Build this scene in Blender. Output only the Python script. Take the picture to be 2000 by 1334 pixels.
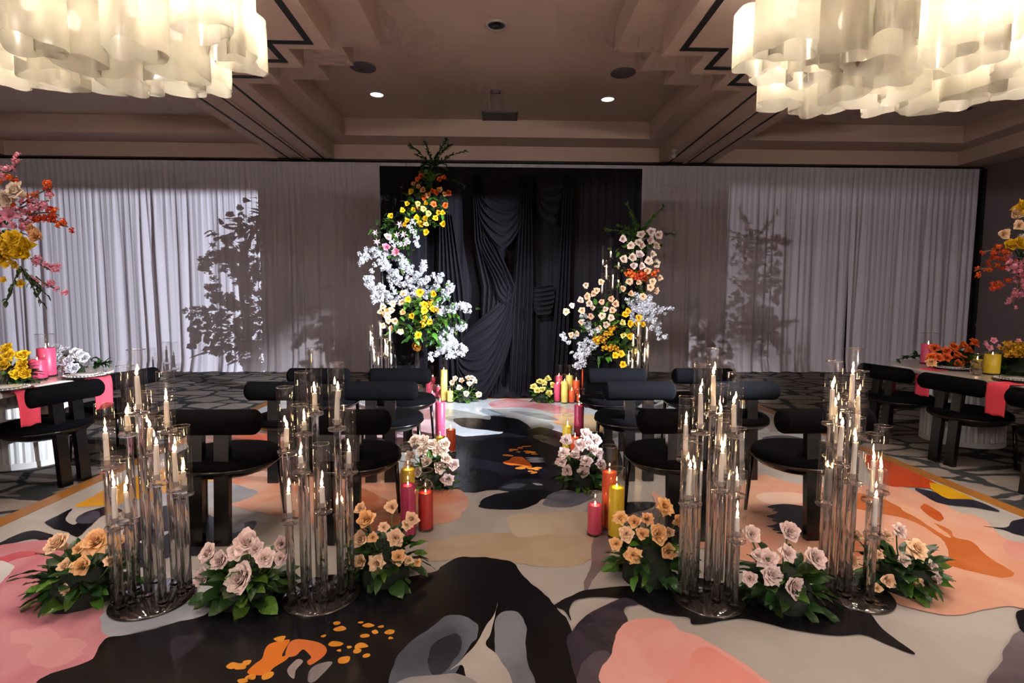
import bpy, bmesh, math, random
from mathutils import Vector, Matrix, Quaternion, noise as mnoise
from mathutils.geometry import tessellate_polygon

for o in list(bpy.data.objects):
    bpy.data.objects.remove(o)
SC = bpy.context.scene
COL = SC.collection
PI = math.pi

# ------------------------------------------------------------------ camera
F = 1020.0; CX, CY = 1000.0, 667.0; HC = 1.4; ROLL = 0.004
_th = math.atan(80 / F); _ps = math.atan(28 / F * math.cos(_th))
FW = Vector((math.sin(_ps) * math.cos(_th), math.cos(_ps) * math.cos(_th), -math.sin(_th)))
_r = Vector((math.cos(_ps), -math.sin(_ps), 0)); _u = _r.cross(FW)
RT = _r * math.cos(ROLL) + _u * math.sin(ROLL)
UP = _u * math.cos(ROLL) - _r * math.sin(ROLL)
EYE = Vector((0, 0, HC))
cam_d = bpy.data.cameras.new('camera'); cam = bpy.data.objects.new('camera', cam_d); COL.objects.link(cam)
cam_d.sensor_width = 36; cam_d.sensor_fit = 'HORIZONTAL'; cam_d.lens = F / 2000 * 36
cam_d.clip_start = 0.02; cam_d.clip_end = 200
cam.matrix_world = Matrix(((RT.x, UP.x, -FW.x, 0), (RT.y, UP.y, -FW.y, 0), (RT.z, UP.z, -FW.z, HC), (0, 0, 0, 1)))
SC.camera = cam

# ------------------------------------------------------------------ world, exposure
w = bpy.data.worlds.new('world'); SC.world = w; w.use_nodes = True
w.node_tree.nodes['Background'].inputs[0].default_value = (0.55, 0.5, 0.55, 1)
w.node_tree.nodes['Background'].inputs[1].default_value = 0.02
SC.view_settings.view_transform = 'Standard'; SC.view_settings.look = 'None'
SC.view_settings.exposure = 0.22; SC.view_settings.gamma = 1.0; SC.view_settings.use_curve_mapping = False
cy = SC.cycles
cy.max_bounces = 7; cy.diffuse_bounces = 2; cy.glossy_bounces = 3; cy.transmission_bounces = 6
cy.use_adaptive_sampling = True; cy.adaptive_threshold = 0.1; cy.adaptive_min_samples = 12
cy.transparent_max_bounces = 22; cy.caustics_reflective = False; cy.caustics_refractive = False
cy.sample_clamp_indirect = 4.0

# ------------------------------------------------------------------ lights
STAGE_R = Vector((4.0, 2.4, 1.78))     # stage light on a stand beside the right-hand table, aimed at the left flowers
STAGE_L = Vector((-3.5, 1.5, 1.78))    # its twin on the other side
def spot(name, loc, aim, watts, col, size, blend=0.25, rad=0.02):
    d = bpy.data.lights.new(name, 'SPOT'); d.energy = watts; d.color = col
    d.spot_size = math.radians(size); d.spot_blend = blend; d.shadow_soft_size = rad
    o = bpy.data.objects.new(name, d); COL.objects.link(o); o.location = loc
    o.rotation_euler = (Vector(aim) - Vector(loc)).to_track_quat('-Z', 'Y').to_euler()
    return o
spot('stage_lamp_right', STAGE_R, (-6.4, 9.0, 1.35), 6400, (0.80, 0.88, 1.0), 50, 0.6, .004)
spot('stage_lamp_left', STAGE_L, (5.6, 9.6, 1.2), 800, (0.90, 0.91, 1.0), 44, 0.6, .006)
PIN_L, PIN_R = (1.2, 2.6, 3.95), (-1.2, 2.6, 3.95)      # pin spots on the ceiling beams, crossing onto the flowers
spot('pin_spot', PIN_L, (-1.0, 6.9, .9), 1600, (0.90, 0.94, 1.0), 33, 0.5, .03)
spot('pin_spot', PIN_R, (1.2, 6.8, .9), 1600, (0.94, 0.95, 1.0), 33, 0.5, .03)
CHANDELIER_WATTS = 36.0
BULB_COL = (1.0, 0.88, 0.78)
DOWNLIGHT_WATTS = 60
FILL_DOWNLIGHT_WATTS = 30  # for the added downlights out of view

# ------------------------------------------------------------------ helpers
def ray(x, y): return FW + RT * ((x - CX) / F) - UP * ((y - CY) / F)
def fl(x, y, h=0.0):
    d = ray(x, y); return EYE + d * ((h - HC) / d.z)
def dp(x, y, Y):
    d = ray(x, y); return EYE + d * (Y / d.y)
def px2m(px, Y): return px * Y / F
def lin(c):
    return tuple(((v / 255) / 12.92 if v / 255 <= 0.04045 else ((v / 255 + 0.055) / 1.055) ** 2.4) for v in c)

class MB:
    """collects one mesh"""
    def __init__(self): self.v = []; self.f = []; self.s = []
    def add(self, vs, fs, smooth=True):
        n = len(self.v); self.v += [tuple(p) for p in vs]; self.f += [tuple(i + n for i in q) for q in fs]
        self.s += [smooth] * len(fs); return self
    def box(self, c, s, rz=0.0, taper=1.0):
        hx, hy, hz = s[0] / 2, s[1] / 2, s[2] / 2; cr, sr = math.cos(rz), math.sin(rz); vs = []
        for k in (-1, 1):
            t = taper if k > 0 else 1
            for a, b in ((-1, -1), (1, -1), (1, 1), (-1, 1)):
                x, y = a * hx * t, b * hy * t
                vs.append((c[0] + x * cr - y * sr, c[1] + x * sr + y * cr, c[2] + k * hz))
        return self.add(vs, [(3, 2, 1, 0), (4, 5, 6, 7), (0, 1, 5, 4), (1, 2, 6, 5), (2, 3, 7, 6), (3, 0, 4, 7)], False)
    def lathe(self, prof, n=20, c=(0, 0, 0), closed_ends=True, smooth=True):
        vs = []; fs = []
        for r, z in prof:
            for i in range(n):
                a = 2 * PI * i / n; vs.append((c[0] + r * math.cos(a), c[1] + r * math.sin(a), c[2] + z))
        m = len(prof)
        for j in range(m - 1):
            for i in range(n):
                k = (i + 1) % n; fs.append((j * n + i, j * n + k, (j + 1) * n + k, (j + 1) * n + i))
        if closed_ends:
            fs.append(tuple(range(n - 1, -1, -1))); fs.append(tuple(range((m - 1) * n, m * n)))
        return self.add(vs, fs, smooth)
    def tube(self, path, rads, n=8, cap=True):
        P = [Vector(p) for p in path]; m = len(P)
        if not hasattr(rads, '__len__'): rads = [rads] * m
        vs = []; fs = []; up = None
        for i in range(m):
            t = (P[min(i + 1, m - 1)] - P[max(i - 1, 0)]).normalized()
            if up is None: up = t.orthogonal().normalized()
            else:
                up = up - t * up.dot(t); up = up.normalized() if up.length > 1e-6 else t.orthogonal().normalized()
            b = t.cross(up)
            for k in range(n):
                a = 2 * PI * k / n; vs.append(P[i] + (up * math.cos(a) + b * math.sin(a)) * rads[i])
        for i in range(m - 1):
            for k in range(n):
                l = (k + 1) % n; fs.append((i * n + k, i * n + l, (i + 1) * n + l, (i + 1) * n + k))
        if cap:
            fs.append(tuple(range(n - 1, -1, -1))); fs.append(tuple(range((m - 1) * n, m * n)))
        return self.add(vs, fs)
    def grid(self, fn, nu, nv, smooth=True):
        vs = [fn(i / nu, j / nv) for j in range(nv + 1) for i in range(nu + 1)]
        fs = [(j * (nu + 1) + i, j * (nu + 1) + i + 1, (j + 1) * (nu + 1) + i + 1, (j + 1) * (nu + 1) + i)
              for j in range(nv) for i in range(nu)]
        return self.add(vs, fs, smooth)
    def prism(self, poly, z0, z1):
        n = len(poly); vs = [(x, y, z0) for x, y in poly] + [(x, y, z1) for x, y in poly]
        tr = tessellate_polygon([[Vector((x, y, 0)) for x, y in poly]])
        fs = [tuple(t) for t in tr] + [tuple(i + n for i in reversed(t)) for t in tr]
        fs += [(i, (i + 1) % n, (i + 1) % n + n, i + n) for i in range(n)]
        return self.add(vs, fs, False)
    def mesh(self, name, mat=None):
        me = bpy.data.meshes.new(name); me.from_pydata(self.v, [], self.f); me.update()
        for p, s in zip(me.polygons, self.s): p.use_smooth = s
        if mat: me.materials.append(mat)
        return me
    def fixn(self, me):
        bm = bmesh.new(); bm.from_mesh(me); bmesh.ops.recalc_face_normals(bm, faces=bm.faces); bm.to_mesh(me); bm.free(); return me
    def build(self, name, mat, parent=None, fix=False):
        me = self.mesh(name, mat)
        if fix: self.fixn(me)
        return obj(name, me, parent)

CH = {}
def obj(name, me, parent=None, loc=None, rot=None, scale=None):
    o = bpy.data.objects.new(name, me); COL.objects.link(o)
    if parent is not None: o.parent = parent; CH.setdefault(parent.name, []).append(o)
    if loc is not None: o.location = loc
    if rot is not None:
        if isinstance(rot, Quaternion): o.rotation_mode = 'QUATERNION'; o.rotation_quaternion = rot
        else: o.rotation_euler = rot
    if scale is not None: o.scale = scale if hasattr(scale, '__len__') else (scale,) * 3
    return o
def tag(o, label, cat, group=None):
    o['label'] = label; o['category'] = cat
    if group: o['group'] = group
    return o
def thing(name, label, cat, loc=(0, 0, 0), rz=0.0, group=None):
    o = bpy.data.objects.new(name, None); COL.objects.link(o); o.empty_display_size = 0.1
    o.location = loc; o.rotation_euler = (0, 0, rz)
    return tag(o, label, cat, group)
def struct(name, o):
    o['kind'] = 'structure'; return o
def copy_tree(root, loc, rz=0.0, label=None, group=None):
    c = root.copy(); COL.objects.link(c); c.location = loc; c.rotation_euler = (0, 0, rz)
    if label: c['label'] = label
    if group: c['group'] = group
    def rec(src, dst):
        for ch in list(CH.get(src.name, ())):
            k = ch.copy(); COL.objects.link(k); k.parent = dst; CH.setdefault(dst.name, []).append(k); rec(ch, k)
    rec(root, c); return c

# ------------------------------------------------------------------ materials
def mat(name, col, rough=0.5, metal=0.0, spec=0.5, sheen=0.0, var=0.0, vscale=8.0, bump=0.0, bscale=40.0, coat=0.0, trans=0.0, objvar=0.0):
    m = bpy.data.materials.new(name); m.use_nodes = True; nt = m.node_tree; b = nt.nodes['Principled BSDF']
    c = lin(col)
    b.inputs['Base Color'].default_value = (*c, 1); b.inputs['Roughness'].default_value = rough
    b.inputs['Metallic'].default_value = metal; b.inputs['Specular IOR Level'].default_value = spec
    if sheen: b.inputs['Sheen Weight'].default_value = sheen; b.inputs['Sheen Roughness'].default_value = 0.4
    if coat: b.inputs['Coat Weight'].default_value = coat; b.inputs['Coat Roughness'].default_value = 0.08
    tc = nt.nodes.new('ShaderNodeTexCoord')
    last = None
    if var:
        n = nt.nodes.new('ShaderNodeTexNoise'); n.inputs['Scale'].default_value = vscale; n.inputs['Detail'].default_value = 5
        nt.links.new(tc.outputs['Object'], n.inputs['Vector'])
        mx = nt.nodes.new('ShaderNodeMix'); mx.data_type = 'RGBA'
        mx.inputs[6].default_value = (*[x * (1 - var) for x in c], 1); mx.inputs[7].default_value = (*[min(1, x * (1 + var)) for x in c], 1)
        nt.links.new(n.outputs['Fac'], mx.inputs[0]); last = mx.outputs[2]
    if objvar:
        oi = nt.nodes.new('ShaderNodeObjectInfo'); hs = nt.nodes.new('ShaderNodeHueSaturation')
        mr = nt.nodes.new('ShaderNodeMapRange'); mr.inputs[3].default_value = 1 - objvar; mr.inputs[4].default_value = 1 + objvar
        mh = nt.nodes.new('ShaderNodeMapRange'); mh.inputs[3].default_value = 0.5 - objvar * .05; mh.inputs[4].default_value = 0.5 + objvar * .05
        nt.links.new(oi.outputs['Random'], mr.inputs[0]); nt.links.new(oi.outputs['Random'], mh.inputs[0])
        nt.links.new(mr.outputs[0], hs.inputs['Value']); nt.links.new(mh.outputs[0], hs.inputs['Hue'])
        if last: nt.links.new(last, hs.inputs['Color'])
        else: hs.inputs['Color'].default_value = (*c, 1)
        last = hs.outputs[0]
    if last: nt.links.new(last, b.inputs['Base Color'])
    if bump:
        n = nt.nodes.new('ShaderNodeTexNoise'); n.inputs['Scale'].default_value = bscale; n.inputs['Detail'].default_value = 4
        nt.links.new(tc.outputs['Object'], n.inputs['Vector'])
        bp = nt.nodes.new('ShaderNodeBump'); bp.inputs['Strength'].default_value = bump; bp.inputs['Distance'].default_value = 0.01
        nt.links.new(n.outputs['Fac'], bp.inputs['Height']); nt.links.new(bp.outputs[0], b.inputs['Normal'])
    if trans:
        t = nt.nodes.new('ShaderNodeBsdfTranslucent'); t.inputs[0].default_value = (*c, 1)
        if last: nt.links.new(last, t.inputs[0])
        ms = nt.nodes.new('ShaderNodeMixShader'); ms.inputs[0].default_value = trans
        out = nt.nodes['Material Output']
        nt.links.new(b.outputs[0], ms.inputs[1]); nt.links.new(t.outputs[0], ms.inputs[2]); nt.links.new(ms.outputs[0], out.inputs[0])
    return m
def emis(name, col, s):
    m = bpy.data.materials.new(name); m.use_nodes = True; nt = m.node_tree; nt.nodes.clear()
    e = nt.nodes.new('ShaderNodeEmission'); e.inputs[0].default_value = (*col, 1); e.inputs[1].default_value = s
    o = nt.nodes.new('ShaderNodeOutputMaterial'); nt.links.new(e.outputs[0], o.inputs[0]); return m
def thin_glass(name, tint=(0.985, 0.985, 0.98), edge=0.6, power=7.0):
    m = bpy.data.materials.new(name); m.use_nodes = True; nt = m.node_tree; nt.nodes.clear()
    t = nt.nodes.new('ShaderNodeBsdfTransparent'); t.inputs[0].default_value = (*tint, 1)
    g = nt.nodes.new('ShaderNodeBsdfGlossy'); g.inputs['Roughness'].default_value = 0.03; g.inputs[0].default_value = (.95, .95, .95, 1)
    lw = nt.nodes.new('ShaderNodeLayerWeight'); lw.inputs[0].default_value = 0.5
    p = nt.nodes.new('ShaderNodeMath'); p.operation = 'POWER'; p.inputs[1].default_value = power
    mr = nt.nodes.new('ShaderNodeMapRange'); mr.inputs[3].default_value = 0.07; mr.inputs[4].default_value = edge
    nt.links.new(lw.outputs['Facing'], p.inputs[0]); nt.links.new(p.outputs[0], mr.inputs[0])
    ms = nt.nodes.new('ShaderNodeMixShader'); o = nt.nodes.new('ShaderNodeOutputMaterial')
    nt.links.new(mr.outputs[0], ms.inputs[0]); nt.links.new(t.outputs[0], ms.inputs[1]); nt.links.new(g.outputs[0], ms.inputs[2])
    nt.links.new(ms.outputs[0], o.inputs[0]); return m
def solid_glass(name, clear=0.18, milk=0.0):
    m = bpy.data.materials.new(name); m.use_nodes = True; nt = m.node_tree; nt.nodes.clear()
    g = nt.nodes.new('ShaderNodeBsdfGlass'); g.inputs['IOR'].default_value = 1.5; g.inputs['Roughness'].default_value = 0.0
    g.inputs[0].default_value = (1, 1, 1, 1)
    t = nt.nodes.new('ShaderNodeBsdfTransparent'); ms = nt.nodes.new('ShaderNodeMixShader'); ms.inputs[0].default_value = clear
    d = nt.nodes.new('ShaderNodeBsdfTranslucent'); d.inputs[0].default_value = (1, .97, .93, 1); m2 = nt.nodes.new('ShaderNodeMixShader'); m2.inputs[0].default_value = milk
    o = nt.nodes.new('ShaderNodeOutputMaterial'); nt.links.new(g.outputs[0], ms.inputs[1]); nt.links.new(t.outputs[0], ms.inputs[2])
    nt.links.new(ms.outputs[0], m2.inputs[1]); nt.links.new(d.outputs[0], m2.inputs[2]); nt.links.new(m2.outputs[0], o.inputs[0]); return m
def shade_glass(name):
    m = bpy.data.materials.new(name); m.use_nodes = True; nt = m.node_tree; nt.nodes.clear()
    tl = nt.nodes.new('ShaderNodeBsdfTranslucent'); tl.inputs[0].default_value = (.44, .385, .27, 1)
    df = nt.nodes.new('ShaderNodeBsdfDiffuse'); df.inputs[0].default_value = (.60, .55, .44, 1)
    tp = nt.nodes.new('ShaderNodeBsdfTransparent'); gl = nt.nodes.new('ShaderNodeBsdfGlossy'); gl.inputs['Roughness'].default_value = .12
    a = nt.nodes.new('ShaderNodeMixShader'); a.inputs[0].default_value = .32
    b = nt.nodes.new('ShaderNodeMixShader'); b.inputs[0].default_value = .17
    c = nt.nodes.new('ShaderNodeMixShader'); c.inputs[0].default_value = .04
    o = nt.nodes.new('ShaderNodeOutputMaterial')
    nt.links.new(tl.outputs[0], a.inputs[1]); nt.links.new(df.outputs[0], a.inputs[2])
    nt.links.new(a.outputs[0], b.inputs[1]); nt.links.new(tp.outputs[0], b.inputs[2])
    nt.links.new(b.outputs[0], c.inputs[1]); nt.links.new(gl.outputs[0], c.inputs[2])
    nt.links.new(c.outputs[0], o.inputs[0]); return m

M = dict(
    ceiling=mat('ceiling_paint', (214, 184, 166), .85, var=.04, vscale=1.5),
    ceiling_dark=mat('dark_slot', (24, 20, 20), .6),
    wall=mat('wall_panel', (120, 102, 102), .8, var=.06, vscale=2),
    drape=mat('white_voile', (206, 198, 206), .9, sheen=.1, bump=.08, bscale=300),
    black_drape=mat('black_fabric', (18, 16, 21), .8, spec=.08, bump=.05, bscale=300),
    velvet=mat('black_velvet', (6, 6, 8), .95, spec=.05, var=.25, vscale=14, bump=.1, bscale=160),
    lacquer=mat('black_lacquer', (10, 8, 8), .22, coat=.1, var=.15, vscale=6),
    metal=mat('brushed_metal', (170, 160, 145), .3, metal=1.0),
    gold=mat('gold_ball', (205, 150, 60), .12, metal=1.0, var=.2, vscale=10),
    black=mat('black_satin', (14, 13, 14), .45),
    wax=mat('white_wax', (250, 244, 238), .45, trans=.35, bump=.06, bscale=60),
    wick=mat('wick', (30, 24, 20), .9),
    leaf=mat('leaf_dark', (38, 66, 28), .38, var=.35, vscale=9, objvar=.35, trans=.15),
    leaf2=mat('leaf_bright', (74, 112, 36), .4, var=.3, vscale=9, objvar=.35, trans=.2),
    sprig=mat('sprig_green', (44, 62, 34), .5, objvar=.2, var=.3, vscale=20),
    stem=mat('stem_green', (66, 90, 44), .5, var=.2),
    bark=mat('twig', (92, 76, 60), .8, var=.2),
    moss=mat('dark_moss', (18, 28, 14), .9, var=.4, vscale=30),
    mirror=mat('smoked_mirror', (30, 26, 26), .05, spec=.8, coat=1.0),
    glass=thin_glass('clear_glass'), crystal=solid_glass('crystal'), cup=thin_glass('cup_crystal', (.99, .99, .99), .85, 2.0), rim=thin_glass('glass_rim', (.98, .98, .98), .9, 1.0),
    shade=shade_glass('frosted_shade'),
    flame=emis('flame', (1.0, 0.58, 0.24), 130.0),
    bulb=emis('bulb', (1.0, 0.85, 0.65), 3.5),
    down=emis('downlight_lamp', (1.0, 0.93, 0.85), 5.0),
    trim=mat('white_trim', (190, 180, 172), .5),
    speaker=mat('speaker_mesh', (104, 92, 98), .8, bump=.3, bscale=400),
    white=mat('white_lacquer', (222, 218, 214), .4, var=.03),
    top=mat('marble_top', (206, 196, 184), .18, var=.08, vscale=5),
    china=mat('white_china', (226, 220, 214), .2, coat=.3),
    charger=mat('black_charger', (26, 22, 22), .2),
    napkin=mat('coral_napkin', (226, 66, 84), .85, bump=.15, bscale=250, var=.06),
    border=mat('gold_vinyl_edge', (150, 98, 40), .4, var=.25, vscale=6),
    # roses
    r_peach=mat('peach_petal', (253, 208, 168), .6, objvar=.12, var=.12, vscale=3, trans=.25),
    r_apricot=mat('apricot_petal', (252, 192, 134), .6, objvar=.12, var=.12, vscale=3, trans=.25),
    r_mauve=mat('mauve_petal', (238, 212, 204), .6, objvar=.10, var=.10, vscale=3, trans=.25),
    r_cream=mat('cream_petal', (232, 208, 186), .6, objvar=.10, var=.10, vscale=3, trans=.25),
    r_orange=mat('orange_petal', (240, 112, 44), .6, objvar=.12, var=.12, vscale=3, trans=.2),
    r_yellow=mat('yellow_petal', (246, 198, 26), .6, objvar=.12, var=.12, vscale=3, trans=.2),
    r_lemon=mat('lemon_petal', (240, 226, 130), .6, objvar=.08, var=.1, vscale=3, trans=.25),
    r_pink=mat('pink_petal', (234, 150, 172), .6, objvar=.12, var=.15, vscale=3, trans=.25),
    r_lily=mat('lily_petal', (246, 208, 216), .6, objvar=.1, var=.15, vscale=3, trans=.25),
    r_white=mat('white_petal', (224, 225, 232), .7, objvar=.06, trans=.3),
    r_rust=mat('rust_blossom', (214, 84, 28), .6, objvar=.2, trans=.2),
    r_gold=mat('golden_blossom', (214, 160, 24), .6, objvar=.2, trans=.2),
    w_pink=mat('pink_wax', (226, 74, 112), .4, trans=.12), w_yellow=mat('yellow_wax', (244, 208, 44), .4, trans=.12),
    w_orange=mat('orange_wax', (234, 88, 40), .4, trans=.12), w_red=mat('red_wax', (196, 44, 36), .4, trans=.12),
    w_lemon=mat('lemon_wax', (246, 222, 110), .4, trans=.12), w_magenta=mat('magenta_wax', (186, 46, 92), .4, trans=.12),
)

# ------------------------------------------------------------------ room shell
ZC = -0.012                                   # carpet level; the printed floor is z = 0
XL, XR, YB, YF = -10.5, 9.75, 10.95, -6.0
H0, H1, H2 = 4.10, 4.37, 4.68
def carpet_mat():
    m = bpy.data.materials.new('carpet_stone_pattern'); m.use_nodes = True; nt = m.node_tree; b = nt.nodes['Principled BSDF']
    tc = nt.nodes.new('ShaderNodeTexCoord'); mp = nt.nodes.new('ShaderNodeMapping'); mp.inputs['Scale'].default_value = (2.1, 3.0, 1)
    v = nt.nodes.new('ShaderNodeTexVoronoi'); v.feature = 'DISTANCE_TO_EDGE'; v.inputs['Scale'].default_value = 1.0
    v2 = nt.nodes.new('ShaderNodeTexVoronoi'); v2.feature = 'F1'; v2.inputs['Scale'].default_value = 1.0
    nz = nt.nodes.new('ShaderNodeTexNoise'); nz.inputs['Scale'].default_value = 2.2; nz.inputs['Detail'].default_value = 2
    ad = nt.nodes.new('ShaderNodeMix'); ad.data_type = 'RGBA'; ad.blend_type = 'LINEAR_LIGHT'; ad.inputs[0].default_value = .12
    L = nt.links.new
    L(tc.outputs['Object'], mp.inputs[0]); L(mp.outputs[0], nz.inputs['Vector']); L(mp.outputs[0], ad.inputs[6]); L(nz.outputs['Color'], ad.inputs[7])
    L(ad.outputs[2], v.inputs['Vector']); L(ad.outputs[2], v2.inputs['Vector'])
    r = nt.nodes.new('ShaderNodeValToRGB'); r.color_ramp.elements[0].position = .055; r.color_ramp.elements[1].position = .085
    r.color_ramp.elements[0].color = (0, 0, 0, 1); r.color_ramp.elements[1].color = (1, 1, 1, 1); L(v.outputs['Distance'], r.inputs[0])
    st = nt.nodes.new('ShaderNodeTexNoise'); st.inputs['Scale'].default_value = 30; st.inputs['Detail'].default_value = 6
    ms = nt.nodes.new('ShaderNodeMapping'); ms.inputs['Scale'].default_value = (0.25, 3, 1); L(tc.outputs['Object'], ms.inputs[0]); L(ms.outputs[0], st.inputs['Vector'])
    c1 = nt.nodes.new('ShaderNodeMix'); c1.data_type = 'RGBA'; c1.inputs[6].default_value = (*lin((116, 106, 100)), 1); c1.inputs[7].default_value = (*lin((170, 158, 150)), 1)
    L(st.outputs['Fac'], c1.inputs[0])
    hv = nt.nodes.new('ShaderNodeMix'); hv.data_type = 'RGBA'; hv.blend_type = 'MULTIPLY'; hv.inputs[0].default_value = .35
    L(c1.outputs[2], hv.inputs[6]); L(v2.outputs['Color'], hv.inputs[7])
    bw = nt.nodes.new('ShaderNodeRGBToBW'); L(v2.outputs['Color'], bw.inputs[0]); L(bw.outputs[0], hv.inputs[7])
    c2 = nt.nodes.new('ShaderNodeMix'); c2.data_type = 'RGBA'; c2.inputs[6].default_value = (*lin((50, 54, 56)), 1)
    L(r.outputs[0], c2.inputs[0]); L(hv.outputs[2], c2.inputs[7]); L(c2.outputs[2], b.inputs['Base Color'])
    b.inputs['Roughness'].default_value = .95; b.inputs['Specular IOR Level'].default_value = .1
    bp = nt.nodes.new('ShaderNodeBump'); bp.inputs['Strength'].default_value = .3; bp.inputs['Distance'].default_value = .004
    L(st.outputs['Fac'], bp.inputs['Height']); L(bp.outputs[0], b.inputs['Normal'])
    return m
cpt = carpet_mat()
struct('floor', MB().box(((XL + XR) / 2, (YB + YF) / 2, ZC - .05), (XR - XL + .4, YB - YF + .4, .1)).build('floor', cpt))
struct('wall_back', MB().box(((XL + XR) / 2, YB + .1, 2.3), (XR - XL + .4, .2, 4.7)).build('wall_back', M['wall']))
struct('wall_left', MB().box((XL - .1, (YB + YF) / 2, 2.3), (.2, YB - YF, 4.7)).build('wall_left', M['wall']))
wr = struct('wall_right', MB().box((XR + .1, (YB + YF) / 2, 2.3), (.2, YB - YF, 4.7)).build('wall_right', M['wall']))
MB().box((XR - .03, 10.42, 2.0), (.06, .08, 4.1)).build('corner_post', M['ceiling_dark'], wr)
MB().box((XR - .012, 9.9, .95), (.024, 1.0, .06)).build('chair_rail', M['wall'], wr)
struct('wall_behind', MB().box(((XL + XR) / 2, YF - .1, 2.3), (XR - XL + .4, .2, 4.7)).build('wall_behind', M['wall']))
ceil = struct('ceiling', MB().box(((XL + XR) / 2, (YB + YF) / 2, H2 + .05), (XR - XL + .4, YB - YF + .4, .1)).build('ceiling', M['ceiling']))

# stepped ceiling beams: zigzag edges around each chandelier
def zig(x_far, steps, y0, y1, yc):
    """outline offsets from the beam seam: list of (offset, y) walking from the far wall to behind the camera"""
    pts = [(x_far, y1)]; prev = x_far
    for off, y in steps: pts += [(prev, y), (off, y)]; prev = off
    for (off, y), nxt in zip(reversed(steps), [s[0] for s in reversed(steps[:-1])] + [x_far]):
        ym = 2 * yc - y; pts += [(off, ym), (nxt, ym)]
    pts.append((x_far, y0)); return pts
YCH = 2.4
soff = zig(.53, [(.94, 6.87), (1.40, 6.40), (1.86, 5.93)], YF, YB, YCH)
ledg = zig(.89, [(1.38, 7.40), (1.83, 6.95), (2.28, 6.46)], YF, YB, YCH)
band = zig(.335, [(.77, 6.66), (1.24, 6.22), (1.68, 5.78)], YF, 10.5, YCH)
for side in (-1, 1):
    xs = 3.67 * side
    def foot(z): return [(xs + a, y) for a, y in z] + [(xs - a, y) for a, y in reversed(z)]
    bm_ = struct('b', MB().prism(foot(soff), H0, H1).build('ceiling_beam', M['ceiling'], None, True))
    bm_.name = 'ceiling_beam'
    MB().prism(foot(ledg), H1, H2).build('upper_tier', M['ceiling'], bm_, True)
    for sg in (-1, 1):
        w2 = .03
        mbb = MB()
        for (a0, y0), (a1, y1) in zip(band[:-1], band[1:]):
            wide = .034 if 5.5 > min(y0, y1) or max(a0, a1) > .5 else .017
            if abs(a0 - a1) < 1e-6: mbb.box((xs + sg * a0, (y0 + y1) / 2, H0 - .004), (wide * 2, abs(y1 - y0) + wide * 2, .008))
            else: mbb.box((xs + sg * (a0 + a1) / 2, y0, H0 - .0045), (abs(a1 - a0) + .068, .068, .009))
        mbb.build('air_slot', M['ceiling_dark'], bm_)
    MB().box((xs, 2.2, H0 - .012), (.10, 16.4, .024)).build('partition_track', M['ceiling'], bm_)
    MB().box((xs, 2.2, H0 - .028), (.022, 16.4, .01)).build('track_groove', M['ceiling_dark'], bm_)
tb = struct('t', MB().box(((XL + XR) / 2, (10.35 + YB) / 2, (H0 + H1) / 2), (XR - XL, YB - 10.35, H1 - H0)).build('ceiling_step_back', M['ceiling']))
MB().box(((XL + XR) / 2, (9.8 + YB) / 2, (H1 + .004 + H2) / 2), (XR - XL, YB - 9.8, H2 - H1 - .004)).build('upper_tier', M['ceiling'], tb)
MB().box(((XL + XR) / 2, 10.62, H0 - .012), (XR - XL, .06, .024)).build('partition_track', M['ceiling_dark'], tb)
MB().box(((XL + XR) / 2, 10.45, H0 - .01), (XR - XL, .02, .02)).build('track_groove', M['ceiling_dark'], tb)
for side, xe, x1, x2 in (('left', XL, -9.3, -8.9), ('right', XR, 9.1, 8.7)):
    t = struct('t', MB().box(((x1 + xe) / 2, 2.2, (H0 + H1) / 2), (abs(xe - x1), 16.3, H1 - H0)).build('ceiling_step_' + side, M['ceiling']))
    MB().box(((x2 + xe) / 2, 2.2, (H1 + H2) / 2), (abs(xe - x2), 15.2, H2 - H1)).build('upper_tier', M['ceiling'], t)

# ------------------------------------------------------------------ ceiling fittings
def downlight(px, py, lit, label, beam=True):
    p = fl(px, py, H2); t = thing('downlight', label, 'downlight', p)
    MB().lathe([(.13, 0), (.13, -.012), (.105, -.016), (.10, -.004)], 28, closed_ends=False).build('trim_ring', M['trim'], t)
    MB().lathe([(.10, -.004), (.085, .0), (.06, -.001), (.0001, -.002)], 24, closed_ends=False).build('reflector', M['metal'] if not lit else M['down'], t)
    if not lit:
        MB().lathe([(.001, -.03), (.035, -.026), (.045, -.008), (.03, -.002)], 16, closed_ends=False).build('lamp', M['black'], t)
    if lit and beam:
        spot('downlight_beam', (p.x, p.y, H2 - .03), (p.x, p.y - .1, 0), DOWNLIGHT_WATTS, (1, .9, .8), 70, .6, .06)
downlight(736, 184, True, 'lit recessed downlight in the central coffer on the orange-rose arch side')
downlight(1187, 193, True, 'lit recessed downlight in the central coffer on the cream-rose column side')
downlight(970, 49, False, 'large unlit chrome downlight in the middle of the central coffer')
downlight(311, 174, False, 'small round ceiling fitting just below the chandelier shades over the yellow-rose table side', False)  # taken for a chandelier piece, not a downlight; left unlit
downlight(1893, 211, False, 'small downlight in the dark coffer over the orange-rose table', False)
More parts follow.
